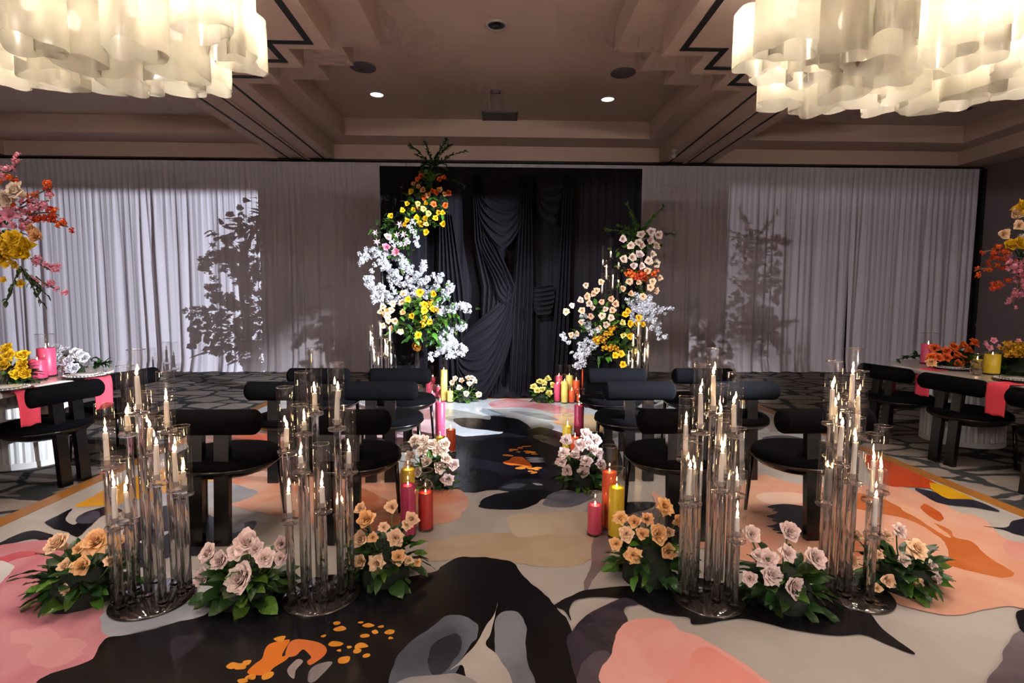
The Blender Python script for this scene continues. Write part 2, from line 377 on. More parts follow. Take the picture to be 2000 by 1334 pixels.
for k_, (x_, y_, lb_) in enumerate(((-1.1, 3.2, 'added unseen fill downlight over the aisle end nearest the yellow-rose table'), (1.1, 3.2, 'added unseen fill downlight over the aisle end nearest the orange-rose table'),
                                   (-1.1, .6, 'added unseen fill downlight over the front flowers nearest the yellow-rose table'), (1.1, .6, 'added unseen fill downlight over the front flowers nearest the orange-rose table'))):
    t = thing('downlight', lb_, 'downlight', (x_, y_, H2))  # added downlight out of view, brightens the front floor and flowers
    MB().lathe([(.13, 0), (.13, -.012), (.105, -.016), (.10, -.004)], 28, closed_ends=False).build('trim_ring', M['trim'], t)
    MB().lathe([(.10, -.004), (.06, -.001), (.0001, -.002)], 24, closed_ends=False).build('reflector', M['down'], t)
    spot('downlight_beam', (x_, y_, H2 - .03), (x_ * 1.3, y_, 0), FILL_DOWNLIGHT_WATTS, (1, .93, .87), 100, .8, .06)
for px, py, lb in ((709, 131, 'round grey ceiling speaker nearer the chandelier over the yellow-rose table'), (1217, 142, 'round grey ceiling speaker nearer the chandelier over the orange-rose table')):
    p = fl(px, py, H2); t = thing('ceiling_speaker', lb, 'speaker', p)
    MB().lathe([(.001, -.02), (.15, -.018), (.165, -.012)], 32, closed_ends=False).build('grille', M['speaker'], t)
    MB().lathe([(.165, -.013), (.18, -.01), (.18, 0)], 32, closed_ends=False).build('rim', M['speaker'], t)
def vent(px0, py0, px1, py1, lb, c=None, sz=None):
    a = fl(px0, py0, H2); b = fl(px1, py1, H2); c = c or ((a.x + b.x) / 2, (a.y + b.y) / 2)
    sx, sy = sz or (abs(a.x - b.x), abs(a.y - b.y))
    t = thing('air_vent', lb, 'vent', (c[0], c[1], H2))
    MB().box((0, 0, -.006), (sx, sy, .012)).build('backing', M['ceiling_dark'], t)
    for k in (-1, 1):
        MB().box((k * sx / 2, 0, -.01), (.03, sy + .03, .02)).build('frame_bar', M['speaker'], t)
        MB().box((0, k * sy / 2, -.01), (sx, .03, .02)).build('frame_bar', M['speaker'], t)
    n = 7
    for i in range(n):
        MB().box((0, -sy / 2 + sy * (i + .5) / n, -.014), (sx - .03, .02, .008)).build('slat', M['wall'], t)
vent(943, 218, 1008, 238, 'dark rectangular air vent above the black drape in the central coffer')
vent(0, 0, 9, 9, 'dark rectangular air vent in the coffer over the yellow-rose table', (-7.75, 7.9), (.9, .55))
vent(0, 0, 9, 9, 'dark rectangular air vent in the coffer over the orange-rose table', (7.35, 8.35), (.75, .5))
p = fl(968, 178, H2); t = thing('ceiling_sensor', 'small square ceiling sensor between the two lit downlights', 'sensor', p)
MB().box((0, 0, -.01), (.16, .12, .02)).build('plate', M['speaker'], t); MB().box((0, 0, -.025), (.1, .06, .02)).build('lens', M['wall'], t)
p = fl(1316, 293, H0); t = thing('ceiling_camera', 'small white security camera fixed under the ceiling beam', 'camera', p)
MB().lathe([(.05, 0), (.05, -.02), (.02, -.03), (.02, -.06)], 14).build('mount', M['trim'], t)
MB().lathe([(.001, -.15), (.03, -.142), (.045, -.11), (.03, -.07), (.001, -.058)], 14, closed_ends=False).build('dome', M['trim'], t)

# ------------------------------------------------------------------ printed floor
RX0, RX1, RY0, RY1 = -3.05, 3.43, -1.2, 7.36
def print_mat():
    m = bpy.data.materials.new('printed_vinyl'); m.use_nodes = True; nt = m.node_tree; b = nt.nodes['Principled BSDF']; L = nt.links.new
    a = nt.nodes.new('ShaderNodeAttribute'); a.attribute_name = 'ca'; c = nt.nodes.new('ShaderNodeAttribute'); c.attribute_name = 'cb'
    tc = nt.nodes.new('ShaderNodeTexCoord'); n = nt.nodes.new('ShaderNodeTexNoise'); n.inputs['Scale'].default_value = 2.6; n.inputs['Detail'].default_value = 6; n.inputs['Distortion'].default_value = .8
    L(tc.outputs['Object'], n.inputs['Vector'])
    mr = nt.nodes.new('ShaderNodeMapRange'); mr.inputs[1].default_value = .38; mr.inputs[2].default_value = .62; L(n.outputs['Fac'], mr.inputs[0])
    mx = nt.nodes.new('ShaderNodeMix'); mx.data_type = 'RGBA'; L(mr.outputs[0], mx.inputs[0]); L(a.outputs['Color'], mx.inputs[6]); L(c.outputs['Color'], mx.inputs[7])
    L(mx.outputs[2], b.inputs['Base Color']); b.inputs['Specular IOR Level'].default_value = .5
    n2 = nt.nodes.new('ShaderNodeTexNoise'); n2.inputs['Scale'].default_value = 9; n2.inputs['Detail'].default_value = 5; L(tc.outputs['Object'], n2.inputs['Vector'])
    m2 = nt.nodes.new('ShaderNodeMapRange'); m2.inputs[3].default_value = .16; m2.inputs[4].default_value = .30; L(n2.outputs['Fac'], m2.inputs[0]); L(m2.outputs[0], b.inputs['Roughness'])
    return m
PM = print_mat()
PV = []; PF = []; PA = []; PB = []; PK = [0]
rp = random.Random(5)
def put_poly(pts, ca, cb):
    z = .0012 + PK[0] * .00005; PK[0] += 1; n = len(PV)
    vs = [Vector((min(max(p[0], RX0), RX1), min(max(p[1], RY0), RY1), z)) for p in pts]
    tr = tessellate_polygon([vs]); PV.extend(vs)
    for t in tr:
        q = [vs[i] for i in t]
        nz = (q[1] - q[0]).cross(q[2] - q[0]).z
        if abs(nz) < 1e-10: continue
        t = t if nz > 0 else tuple(reversed(t)); PF.append(tuple(i + n for i in t))
    ca = tuple(v * .87 for v in ca); cb = tuple(v * .87 for v in cb)
    PA.extend([(*lin(ca), 1)] * len(vs)); PB.extend([(*lin(cb), 1)] * len(vs))
def smooth(P, k=6):
    n = len(P); out = []
    for i in range(n):
        a, b, c, d = P[i - 1], P[i], P[(i + 1) % n], P[(i + 2) % n]
        for j in range(k):
            t = j / k
            out.append(tuple(.5 * (2 * b[q] + (c[q] - a[q]) * t + (2 * a[q] - 5 * b[q] + 4 * c[q] - d[q]) * t * t + (3 * b[q] - a[q] - 3 * c[q] + d[q]) * t ** 3) for q in (0, 1)))
    return out
def patch(pxs, ca, cb=None, jit=.012):
    P = [fl(x, y) for x, y in pxs]; S = smooth([(p.x, p.y) for p in P], 8)
    o = rp.random() * 50; out = []
    for x, y in S:
        q = Vector((x * 5 + o, y * 5, o)); q2 = Vector((x * 22 + o, y * 22, o))
        out.append((x + jit * (1.6 * mnoise.noise(q) + .5 * mnoise.noise(q2)), y + jit * (1.6 * mnoise.noise(q + Vector((9, 3, 1))) + .5 * mnoise.noise(q2 + Vector((4, 1, 7))))))
    put_poly(out, ca, cb or ca)
def spots(lst, ca, rmin, rmax):
    for x, y in lst:
        c = fl(x, y); r = rp.uniform(rmin, rmax); a0 = rp.random() * 6
        put_poly(smooth([(c.x + r * rp.uniform(.6, 1.3) * math.cos(a0 + k * 1.047), c.y + r * rp.uniform(.5, .9) * math.sin(a0 + k * 1.047)) for k in range(6)], 3), ca, tuple(min(255, v + 25) for v in ca))
CRM = (188, 180, 172); BLK = (16, 14, 18); NAVY = (26, 25, 34); SLT = (84, 90, 104); LGR = (158, 160, 170); SAL = (232, 180, 154); SAL2 = (240, 190, 160)
ORG = (226, 110, 30); YEL = (232, 172, 34); PNK = (224, 148, 148); TAN = (206, 184, 156); PLM = (66, 56, 66); PAL = (206, 214, 220)
put_poly([(RX0, RY0), (RX1, RY0), (RX1, RY1), (RX0, RY1)], CRM, (196, 189, 182))
patch([(560, 776), (1330, 776), (1420, 800), (1500, 850), (1230, 880), (1000, 905), (880, 890), (640, 850), (500, 830)], PAL, (228, 232, 234))
patch([(600, 800), (800, 790), (850, 810), (850, 850), (760, 870), (560, 860)], (236, 176, 180), (232, 204, 206))
patch([(955, 789), (964, 784), (995, 779), (1030, 782), (1069, 788), (1117, 800), (1117, 806), (1082, 808), (1043, 798), (1005, 796), (967, 797)], (226, 140, 146), (236, 190, 190), .01)
patch([(1079, 813), (1120, 808), (1190, 815), (1240, 835), (1163, 845), (1128, 839), (1082, 826)], (240, 200, 140), (242, 214, 180))
patch([(936, 803), (949, 798), (980, 808), (992, 821), (969, 816), (944, 807)], (150, 158, 168), (176, 184, 192), .006)
patch([(995, 803), (1040, 806), (1069, 811), (1092, 821), (1060, 819), (1031, 812)], (150, 158, 168), (180, 186, 192), .006)
patch([(889, 817), (930, 817), (957, 820), (960, 813), (1008, 818), (1028, 828), (1034, 839), (985, 843), (950, 840), (916, 837), (893, 829)], NAVY, BLK, .012)
patch([(885, 852), (908, 853), (975, 848), (987, 842), (1031, 840), (1056, 835), (1094, 844), (1110, 850), (1180, 846), (1215, 900), (1190, 950), (1150, 958), (1095, 958), (1080, 967), (1056, 975), (1010, 962), (967, 957), (934, 962), (915, 962), (870, 955), (850, 900)], BLK, (24, 22, 34), .014)
patch([(1040, 852), (1060, 850), (1088, 858), (1092, 872), (1065, 866)], (120, 104, 96), (60, 52, 56), .012)
patch([(969, 955), (1005, 938), (1043, 936), (1094, 938), (1097, 956), (1069, 974), (1031, 977), (1005, 964)], (58, 60, 74), (34, 34, 46), .014)
patch([(980, 952), (1004, 944), (1030, 947), (1010, 954)], (90, 94, 110), SLT, .01)
patch([(935, 984), (940, 977), (954, 969), (995, 961), (1051, 956), (1082, 961), (1066, 974), (1031, 991), (995, 995), (937, 993)], BLK, NAVY, .016)
patch([(1059, 982), (1089, 961), (1148, 961), (1165, 970), (1148, 977), (1112, 990), (1079, 990)], (132, 132, 144), (96, 98, 110), .012)
patch([(1040, 944), (1054, 945), (1060, 948), (1048, 948)], PAL, PAL, .003)
patch([(983, 904), (995, 899), (1002, 893), (1020, 893), (1028, 900), (1036, 910), (1034, 916), (1018, 910), (995, 909)], (240, 120, 40), ORG, .014)
spots([(750 + x / 3.92, 760 + y / 3.92) for x, y in ((1040, 452), (1080, 440), (1110, 438), (970, 475), (995, 465), (970, 512), (1030, 482), (1105, 490), (1095, 478), (1150, 498), (1040, 608), (1140, 610), (1180, 605), (1125, 630), (1170, 620), (1135, 645), (935, 508), (1140, 485), (1065, 600), (1155, 640))], (232, 140, 40), .022, .05)
for k in range(4):
    y = 895 + k * 2.5; patch([(1024 + k * 3, y), (1045, y - 1), (1062 + k, y + 1), (1045, y + 2)], (190, 190, 196), (160, 160, 170), .006)
patch([(380, 850), (450, 858), (540, 850), (700, 880), (800, 930), (850, 955), (893, 958), (913, 972), (913, 984), (903, 1002), (875, 1020), (700, 1040), (560, 1010), (450, 985), (380, 930)], SAL, (226, 140, 104), .02)
patch([(430, 850), (520, 848), (530, 880), (470, 890), (420, 875)], (224, 96, 60), (230, 130, 90), .02)
patch([(640, 960), (700, 955), (760, 985), (700, 1010), (640, 1000)], (196, 108, 72), (216, 140, 104), .02)
patch([(992, 1032), (1000, 1007), (1080, 1000), (1148, 1003), (1165, 1040), (1100, 1056), (1018, 1053)], TAN, (216, 198, 172), .02)
patch([(834, 1064), (900, 1048), (992, 1042), (1018, 1050), (1163, 1048), (1168, 1080), (1110, 1110), (1020, 1104), (900, 1092), (837, 1095)], TAN, (196, 170, 140), .02)
patch([(1163, 1042), (1200, 1040), (1195, 1080), (1170, 1115), (1150, 1155), (1143, 1150), (1155, 1100)], (140, 124, 124), (120, 106, 108), .012)
# left edge
patch([(140, 990), (175, 972), (207, 957), (275, 930), (420, 885), (440, 940), (283, 980), (225, 987), (175, 991)], YEL, (224, 150, 50), .02)
patch([(220, 990), (330, 960), (420, 940), (500, 960), (420, 990), (300, 1000)], LGR, (190, 190, 196), .02)
patch([(85, 1022), (112, 1007), (142, 994), (125, 1015), (147, 1025), (160, 1005), (187, 995), (215, 990), (240, 1000), (197, 1010), (175, 1030), (150, 1050), (135, 1040), (107, 1032)], NAVY, BLK, .012)
patch([(147, 1020), (160, 1005), (192, 1000), (180, 1022)], (84, 84, 98), (64, 64, 78), .01)
patch([(-40, 1075), (0, 1060), (30, 1045), (62, 1037), (100, 1045), (110, 1052), (82, 1057), (62, 1054), (25, 1062)], NAVY, (40, 38, 48), .01)
patch([(255, 1020), (330, 988), (400, 1003), (450, 1025), (500, 1018), (490, 1045), (430, 1060), (400, 1085), (340, 1085), (270, 1110), (225, 1100), (240, 1060)], NAVY, (36, 35, 48), .016)
patch([(440, 1035), (470, 1022), (480, 1032), (460, 1042)], LGR, (200, 200, 206), .01)
patch([(270, 1060), (300, 1044), (330, 1040), (290, 1062)], (206, 206, 212), LGR, .01)
patch([(-60, 1085), (0, 1064), (75, 1058), (130, 1062), (190, 1082), (200, 1130), (195, 1195), (207, 1245), (175, 1290), (140, 1340), (-120, 1345)], (216, 150, 156), (204, 126, 138), .02)
patch([(-20, 1098), (20, 1084), (60, 1078), (90, 1082), (40, 1092), (0, 1108)], (206, 92, 104), (214, 116, 124), .02)
patch([(30, 1240), (90, 1225), (150, 1240), (140, 1290), (60, 1300)], (222, 162, 164), (218, 150, 156), .05)
patch([(-30, 1100), (0, 1096), (20, 1102), (28, 1110), (14, 1128), (-10, 1150), (-30, 1150)], (226, 222, 218), (210, 206, 204), .006)
patch([(190, 1205), (240, 1190), (330, 1185), (400, 1170), (430, 1172), (410, 1200), (340, 1222), (260, 1240), (207, 1247)], (166, 170, 182), (200, 200, 206), .016)
patch([(360, 1150), (420, 1140), (440, 1165), (400, 1180), (350, 1172)], (180, 180, 188), (210, 208, 208), .012)
# great black flower
patch([(130, 1345), (180, 1290), (205, 1248), (250, 1240), (330, 1222), (395, 1205), (425, 1175), (520, 1160), (600, 1150), (830, 1122), (858, 1108), (892, 1090), (930, 1090), (965, 1093), (1000, 1100), (1018, 1122), (1060, 1160), (1090, 1190), (1112, 1215), (1122, 1262), (1132, 1345)], BLK, (22, 20, 24), .014)
patch([(330, 1255), (375, 1240), (395, 1250), (352, 1290), (360, 1320), (345, 1300)], (48, 46, 54), (34, 33, 40), .01)
patch([(485, 1318), (498, 1300), (512, 1288), (518, 1270), (528, 1260), (548, 1254), (566, 1252), (556, 1270), (552, 1284), (566, 1278), (560, 1290), (536, 1306), (520, 1322)], (236, 122, 30), (240, 140, 50), .006)
patch([(556, 1282), (566, 1256), (590, 1250), (622, 1256), (636, 1268), (632, 1282), (606, 1300), (598, 1294), (606, 1284), (590, 1270), (574, 1284)], (226, 116, 50), (236, 140, 80), .006)
spots([(x / 2, 980 + y / 2) for x, y in ((1095, 538), (1265, 528), (1325, 500), (1410, 475), (1440, 487), (1490, 492), (1525, 512), (1315, 478), (1465, 513), (1525, 537), (1312, 560), (1365, 572), (1410, 567), (1325, 585), (1345, 620), (1427, 527), (1395, 588), (1430, 605), (940, 648), (965, 635), (910, 645), (950, 703), (1045, 685), (980, 690))], (226, 146, 40), .011, .03)
patch([(560, 1312), (580, 1290), (592, 1294), (578, 1312), (572, 1330)], (176, 160, 156), (130, 120, 122), .006)
patch([(600, 1330), (612, 1304), (640, 1294), (652, 1296), (636, 1312), (612, 1334)], (150, 144, 144), (120, 116, 120), .008)
patch([(765, 1345), (770, 1300), (792, 1265), (850, 1222), (880, 1202), (912, 1206), (934, 1228), (915, 1262), (890, 1310), (870, 1345)], (110, 118, 132), (74, 80, 92), .014)
patch([(835, 1290), (850, 1255), (890, 1235), (905, 1262), (880, 1310), (850, 1320)], (58, 62, 74), (42, 44, 54), .016)
patch([(965, 1262), (975, 1205), (1010, 1196), (1026, 1225), (1028, 1280), (1046, 1345), (985, 1345)], (142, 146, 156), (108, 112, 122), .012)
patch([(970, 1182), (966, 1202), (935, 1255), (905, 1290), (880, 1312), (905, 1302), (925, 1345), (1000, 1345), (978, 1290), (950, 1262), (962, 1240)], (206, 198, 188), (188, 182, 176), .008)
patch([(770, 1345), (800, 1325), (850, 1320), (900, 1320), (930, 1345)], (176, 172, 170), (140, 140, 146), .01)
# twig, leaf, petals on the right-hand half
patch([(1082, 1184), (1120, 1164), (1150, 1153), (1235, 1146), (1320, 1150), (1450, 1152), (1600, 1146), (1680, 1180), (1720, 1225), (1790, 1279), (1740, 1262), (1690, 1243), (1640, 1246), (1560, 1235), (1460, 1213), (1360, 1222), (1345, 1208), (1290, 1200), (1240, 1178), (1180, 1168), (1130, 1172), (1112, 1190), (1114, 1215), (1102, 1195)], BLK, (22, 20, 24), .008)
patch([(1112, 1250), (1122, 1236), (1140, 1205), (1180, 1184), (1222, 1170), (1248, 1182), (1218, 1190), (1222, 1222), (1206, 1260), (1190, 1300), (1186, 1345), (1125, 1345)], PLM, (40, 34, 42), .012)
patch([(1135, 1345), (1140, 1300), (1165, 1275), (1190, 1280), (1184, 1345)], (96, 86, 94), (70, 60, 70), .012)
patch([(1184, 1345), (1195, 1275), (1222, 1222), (1255, 1213), (1300, 1215), (1330, 1235), (1370, 1247), (1430, 1285), (1475, 1322), (1482, 1345)], (252, 190, 180), (248, 170, 160), .014)
patch([(1310, 1345), (1330, 1300), (1375, 1270), (1432, 1290), (1475, 1325), (1480, 1345)], (248, 148, 138), (250, 168, 158), .02)
patch([(1275, 962), (1330, 990), (1400, 985), (1480, 930), (1560, 945), (1740, 950), (1800, 965), (1870, 1000), (1915, 1012), (1960, 1052), (2040, 1085), (2060, 1190), (1960, 1188), (1850, 1203), (1760, 1182), (1690, 1150), (1560, 1120), (1420, 1090), (1330, 1050), (1280, 1000)], SAL, (228, 164, 136), .02)
patch([(1480, 968), (1540, 962), (1590, 975), (1560, 985), (1500, 985)], (240, 206, 186), (238, 190, 166), .016)
patch([(1640, 960), (1720, 975), (1745, 985), (1790, 1010), (1850, 1035), (1862, 1050), (1900, 1060), (1940, 1095), (1980, 1122), (1960, 1130), (1900, 1118), (1850, 1105), (1840, 1095), (1853, 1080), (1830, 1050), (1780, 1020), (1725, 1005), (1660, 990)], (198, 104, 48), (208, 120, 66), .012)
patch([(1795, 992), (1808, 986), (1830, 1000), (1842, 1012), (1835, 1020), (1812, 1008)], (196, 90, 40), (206, 104, 50), .012)
patch([(1760, 985), (1800, 1005), (1850, 1045), (1846, 1050), (1800, 1018), (1765, 1000)], (236, 184, 150), (232, 170, 140), .012)
patch([(1600, 1040), (1640, 1030), (1700, 1060), (1680, 1090), (1620, 1080)], (204, 106, 66), (214, 130, 92), .02)
patch([(1735, 900), (1760, 912), (1830, 945), (1822, 954), (1775, 953), (1735, 950), (1700, 930), (1690, 890)], (212, 84, 36), (204, 72, 36), .012)
patch([(1818, 945), (1850, 951), (1902, 976), (1870, 979), (1842, 972), (1826, 962)], (238, 184, 24), (230, 170, 30), .012)
patch([(1788, 955), (1826, 963), (1850, 976), (1902, 978), (1952, 1000), (1900, 992), (1840, 986), (1810, 972)], (40, 40, 54), (50, 50, 64), .008)
patch([(1920, 1029), (1965, 1032), (1982, 1018), (2050, 1012), (2050, 1055), (1990, 1046), (1960, 1036)], (46, 46, 58), (36, 36, 46), .006)
patch([(1960, 1064), (1990, 1062), (2050, 1080), (2050, 1110), (1980, 1092)], (224, 148, 142), (230, 166, 150), .016)
for k in range(9):
    y = 990 + k * 6.2; x = 1500 + (k % 3) * 9
    patch([(x, y + 2), (x + 22, y - 3), (x + 48 + (k % 2) * 16, y - 2), (x + 74, y + 4), (x + 40, y + 7), (x + 12, y + 6)], NAVY, BLK, .014)
patch([(1190, 988), (1275, 982), (1255, 1000), (1212, 1008)], NAVY, (50, 48, 58), .01)
patch([(1460, 850), (1560, 846), (1640, 880), (1560, 888), (1480, 876)], (222, 226, 230), (206, 208, 212), .016)
patch([(1490, 858), (1540, 852), (1620, 872), (1600, 884), (1530, 872)], (70, 70, 82), (90, 92, 102), .014)
patch([(1285, 793), (1330, 795), (1350, 808), (1300, 806)], (200, 220, 228), (180, 200, 210), .012)
patch([(1932, 1345), (1950, 1290), (1985, 1240), (2060, 1220), (2060, 1345)], (96, 86, 94), (120, 112, 116), .012)
patch([(1984, 1206), (1992, 1194), (2060, 1190), (2060, 1240), (2000, 1240)], BLK, NAVY, .006)
# unseen stretch behind the camera keeps the same kind of painting
for k in range(10):
    cx_, cy_ = rp.uniform(-2.4, 2.8), rp.uniform(-.9, 1.1); r = rp.uniform(.3, .8)
    c = rp.choice([BLK, SAL, PNK, LGR, SLT, TAN]); put_poly(smooth([(cx_ + r * rp.uniform(.6, 1.2) * math.cos(q), cy_ + r * .7 * rp.uniform(.6, 1.2) * math.sin(q)) for q in [i * 2 * PI / 9 for i in range(9)]], 5), c, c)
wrap = thing('printed_floor', 'glossy floor covering printed with black, salmon and cream abstract flowers under the chairs', 'floor covering', (0, 0, 0))
MB().box(((RX0 + RX1) / 2, (RY0 + RY1) / 2, -.006), (RX1 - RX0, RY1 - RY0, .012)).build('backing_board', M['white'], wrap)
pm = bpy.data.meshes.new('printed_pattern'); pm.from_pydata(PV, [], PF); pm.update(); pm.materials.append(PM)
for nm, data in (('ca', PA), ('cb', PB)):
    at = pm.color_attributes.new(nm, 'FLOAT_COLOR', 'POINT'); at.data.foreach_set('color', [q for c in data for q in c])
po = obj('printed_pattern', pm, wrap); po['kind'] = 'stuff'
for x in (RX0 - .06, RX1 + .06): MB().box((x, (RY0 + RY1) / 2, -.004), (.12, RY1 - RY0 + .06, .014)).build('edge_strip', M['border'], wrap)
MB().box(((RX0 + RX1) / 2, RY1 + .03, -.004), (RX1 - RX0 + .24, .06, .014)).build('edge_strip', M['border'], wrap)

# ------------------------------------------------------------------ drapes
def drape(name, x0, x1, Y, z0, z1, m, seed, amp, lab, cat, parent=None, sway=.05, fine=.052):
    r = random.Random(seed); n = int((x1 - x0) / .02); rows = 16
    ph = [r.random() * 6.28 for _ in range(10)]
    def f(u, v):
        x = x0 + (x1 - x0) * u; b = 1 - v                                # b: 1 at the hem
        xs = x + sway * b * (math.sin(x * 2.3 + ph[0]) + .6 * math.sin(x * 5.1 + ph[1]))
        q = xs + .09 * math.sin(xs * 3.1 + ph[2]) + .05 * math.sin(xs * 7.7 + ph[9])
        lo = math.sin(q * 2 * PI / .34 + ph[3]) * .55 + math.sin(q * 2 * PI / .19 + ph[4]) * .5 + math.sin(q * 2 * PI / .57 + ph[5]) * .5
        lo = (lo - .35 * abs(lo)) * (.62 + .38 * math.sin(x * 1.9 + ph[9]) + .22 * math.sin(x * 4.3 + ph[8]))
        hi = math.sin(x * 2 * PI / fine + ph[6] + 1.5 * math.sin(x * 3)) * .5 + math.sin(x * 2 * PI / .11 + ph[7]) * .5
        s = min(1, b * 2.2) ** .8
        y = Y - amp * (lo * s * (.5 + .5 * b) + hi * .34 * (1 - .6 * s))
        if v > .985: y = Y - amp * .2
        z = z0 + (z1 - z0) * v
        if b > .97: y -= .05 * (b - .97) / .03 * (1 + .6 * math.sin(x * 9 + ph[8])); 
        return (x, y, z)
    me = MB().grid(f, n, rows).mesh(name, m)
    o = obj(name, me, parent)
    if lab: tag(o, lab, cat, 'white drape panels along the back wall')
    return o
edges = [-10.4, -7.72, -4.62, -2.2, 0.2, 2.2, 4.42, 7.0, 9.5]
dl = ['white pleated drape panel behind the tall pink and yellow flowers', 'white pleated drape panel brightly lit in cool light behind the yellow-rose table',
      'white drape panel with the flower-arch shadow, beside the black drape', 'white drape panel partly behind the black drape on the orange-rose arch side',
      'white drape panel hidden behind the middle of the black drape', 'white drape panel partly behind the black drape on the cream-rose side',
      'dim white drape panel with a faint flower shadow on it', 'dim white drape panel ending at the dark wall']
for i in range(8):
    drape('drape_panel', edges[i], edges[i + 1], 10.3, ZC + .004, 4.02, M['drape'], i + 3, .075, dl[i], 'drape')
BD = thing('black_drape', 'black draped backdrop with gathered swags at the end of the aisle', 'drape', (.19, 7.62, 0))
bx0, bx1, btop = -1.87, 1.88, 3.29
for a, b, sd in ((bx0, -.62, 21), (-.66, .55, 22), (.5, bx1, 23)):
    drape('panel', a, b, 0, .01, btop, M['black_drape'], sd, .06, None, None, BD, .03)
MB().tube([(bx0, .03, btop - .01), (bx1, .03, btop - .01)], .022, 10).build('crossbar', M['black'], BD)
for x in (bx0 + .03, bx1 - .03): MB().tube([(x, .06, 0), (x, .06, btop)], .02, 10).build('upright', M['black'], BD)
def swag(P, Q, drop, spread, folds, out, seed, pinch=.25, n=40, rows=40):
    r = random.Random(seed); P = Vector(P); Q = Vector(Q)
    ph = r.random() * 6
    def f(u, v):
        base = P.lerp(Q, u); e = 4 * u * (1 - u); e = e ** .75
        z = base.z - v * (spread * pinch + (drop - spread * pinch) * e)
        fold = math.sin(v * folds * 2 * PI + ph + .8 * math.sin(u * 3 + ph)) 
        y = base.y - out * (.25 + .9 * math.sin(PI * u) * (.4 + .6 * v)) + .028 * fold * (.35 + .65 * e)
        z += .018 * math.cos(v * folds * 2 * PI + ph) * e
        return (base.x + .03 * math.sin(u * 9 + v * 4 + ph) * v, y, z)
    return MB().grid(f, n, rows).build('swag', M['black_drape'], BD)
def bd(px, py, Y=7.5):
    p = dp(px, py, Y); return (p.x - .19, Y - 7.62, p.z)
swag(bd(928, 345), bd(1024, 372), .95, .22, 6, .12, 1, 1.0)
swag(bd(1048, 350), bd(1104, 346), .70, .2, 5, .10, 2, 1.0)
swag(bd(892, 662), bd(1003, 568), 1.25, .3, 8, .18, 3, 1.0)
swag(bd(934, 430), bd(1004, 560), .55, .25, 5, .12, 4, 1.0)
swag(bd(1040, 560), bd(1082, 556), .40, .35, 6, .06, 5, 1.0)
# diagonal pulled lengths
def pull(pts, wd, seed, folds=6):
    r = random.Random(seed); P = [Vector(bd(*q)) for q in pts]
    def f(u, v):
        t = v * (len(P) - 1); i = min(int(t), len(P) - 2); c = P[i].lerp(P[i + 1], t - i)
        ww = wd[i] + (wd[i + 1] - wd[i]) * (t - i)
        return (c.x + (u - .5) * ww, c.y - .05 + .03 * math.sin(u * folds * 2 * PI + 2 * v) , c.z)
    return MB().grid(f, 40, 24).build('hanging_length', M['black_drape'], BD)
pull([(930, 345), (945, 470), (975, 560), (955, 770)], [.12, .3, .5, .3], 6, 7)
pull([(1028, 345), (1022, 560), (1016, 780)], [.14, .3, .34], 7, 5)
pull([(870, 420), (880, 560), (892, 770)], [.2, .4, .55], 8, 6)
pull([(1108, 345), (1100, 560), (1090, 780)], [.12, .2, .3], 9, 4)
def pool(u, v):
    a = PI + u * PI; rr = .1 + .28 * v
    return (-.05 + 1.15 * rr * 1.8 * math.cos(a), -.06 + rr * math.sin(a) * .45, .012 + (1 - v) * .16 * (1 + .3 * math.sin(u * 40)) + .02 * math.sin(u * 61 + v * 9))
MB().grid(pool, 90, 8).build('pooled_hem', M['black_drape'], BD)

# ------------------------------------------------------------------ stage lights on stands (just beside the tables)
for pos, aim, lb in ((STAGE_R, (-3.0, 8.8), 'black stage light on a stand near the orange-rose table'), (STAGE_L, (3.0, 8.4), 'black stage light on a stand near the yellow-rose table')):
    d = Vector((aim[0] - pos.x, aim[1] - pos.y, 0)).normalized(); rz = math.atan2(d.y, d.x)
    t = thing('stage_light', lb, 'stage light', (pos.x, pos.y, ZC))
    h = pos.z - ZC
    MB().tube([(0, 0, .1), (0, 0, h - .16)], .016, 10).build('pole', M['black'], t)
    for k in range(3):
        a = k * 2.09 + .4; MB().tube([(0, 0, .35), (.38 * math.cos(a), .38 * math.sin(a), .01)], .011, 8).build('leg', M['black'], t)
    MB().box((-d.x * .16, -d.y * .16, h), (.22, .2, .2), rz).build('housing', M['black'], t)
    # top barn door keeps the beam off the ceiling: its edge runs parallel to the back wall
    MB().box((-.3 if pos.x > 0 else .3, .32, h + .0672 + .14), (1.7, .006, .28)).build('barn_door', M['black'], t)
for pos, aim, lb in ((PIN_L, (-1.15, 7.0, 1.1), 'small black pin spot under the ceiling aimed at the orange-rose arch'), (PIN_R, (1.35, 6.9, 1.1), 'small black pin spot under the ceiling aimed at the cream-rose column')):
    t = thing('ceiling_pin_spot', lb, 'spotlight', pos); d = (Vector(aim) - Vector(pos)).normalized()
    MB().tube([-d * .18, -d * .02], .05, 14).build('housing', M['black'], t)
    MB().tube([-d * .12, (-d.x * .12, -d.y * .12, H2 - pos[2])], .012, 8).build('stem', M['black'], t)

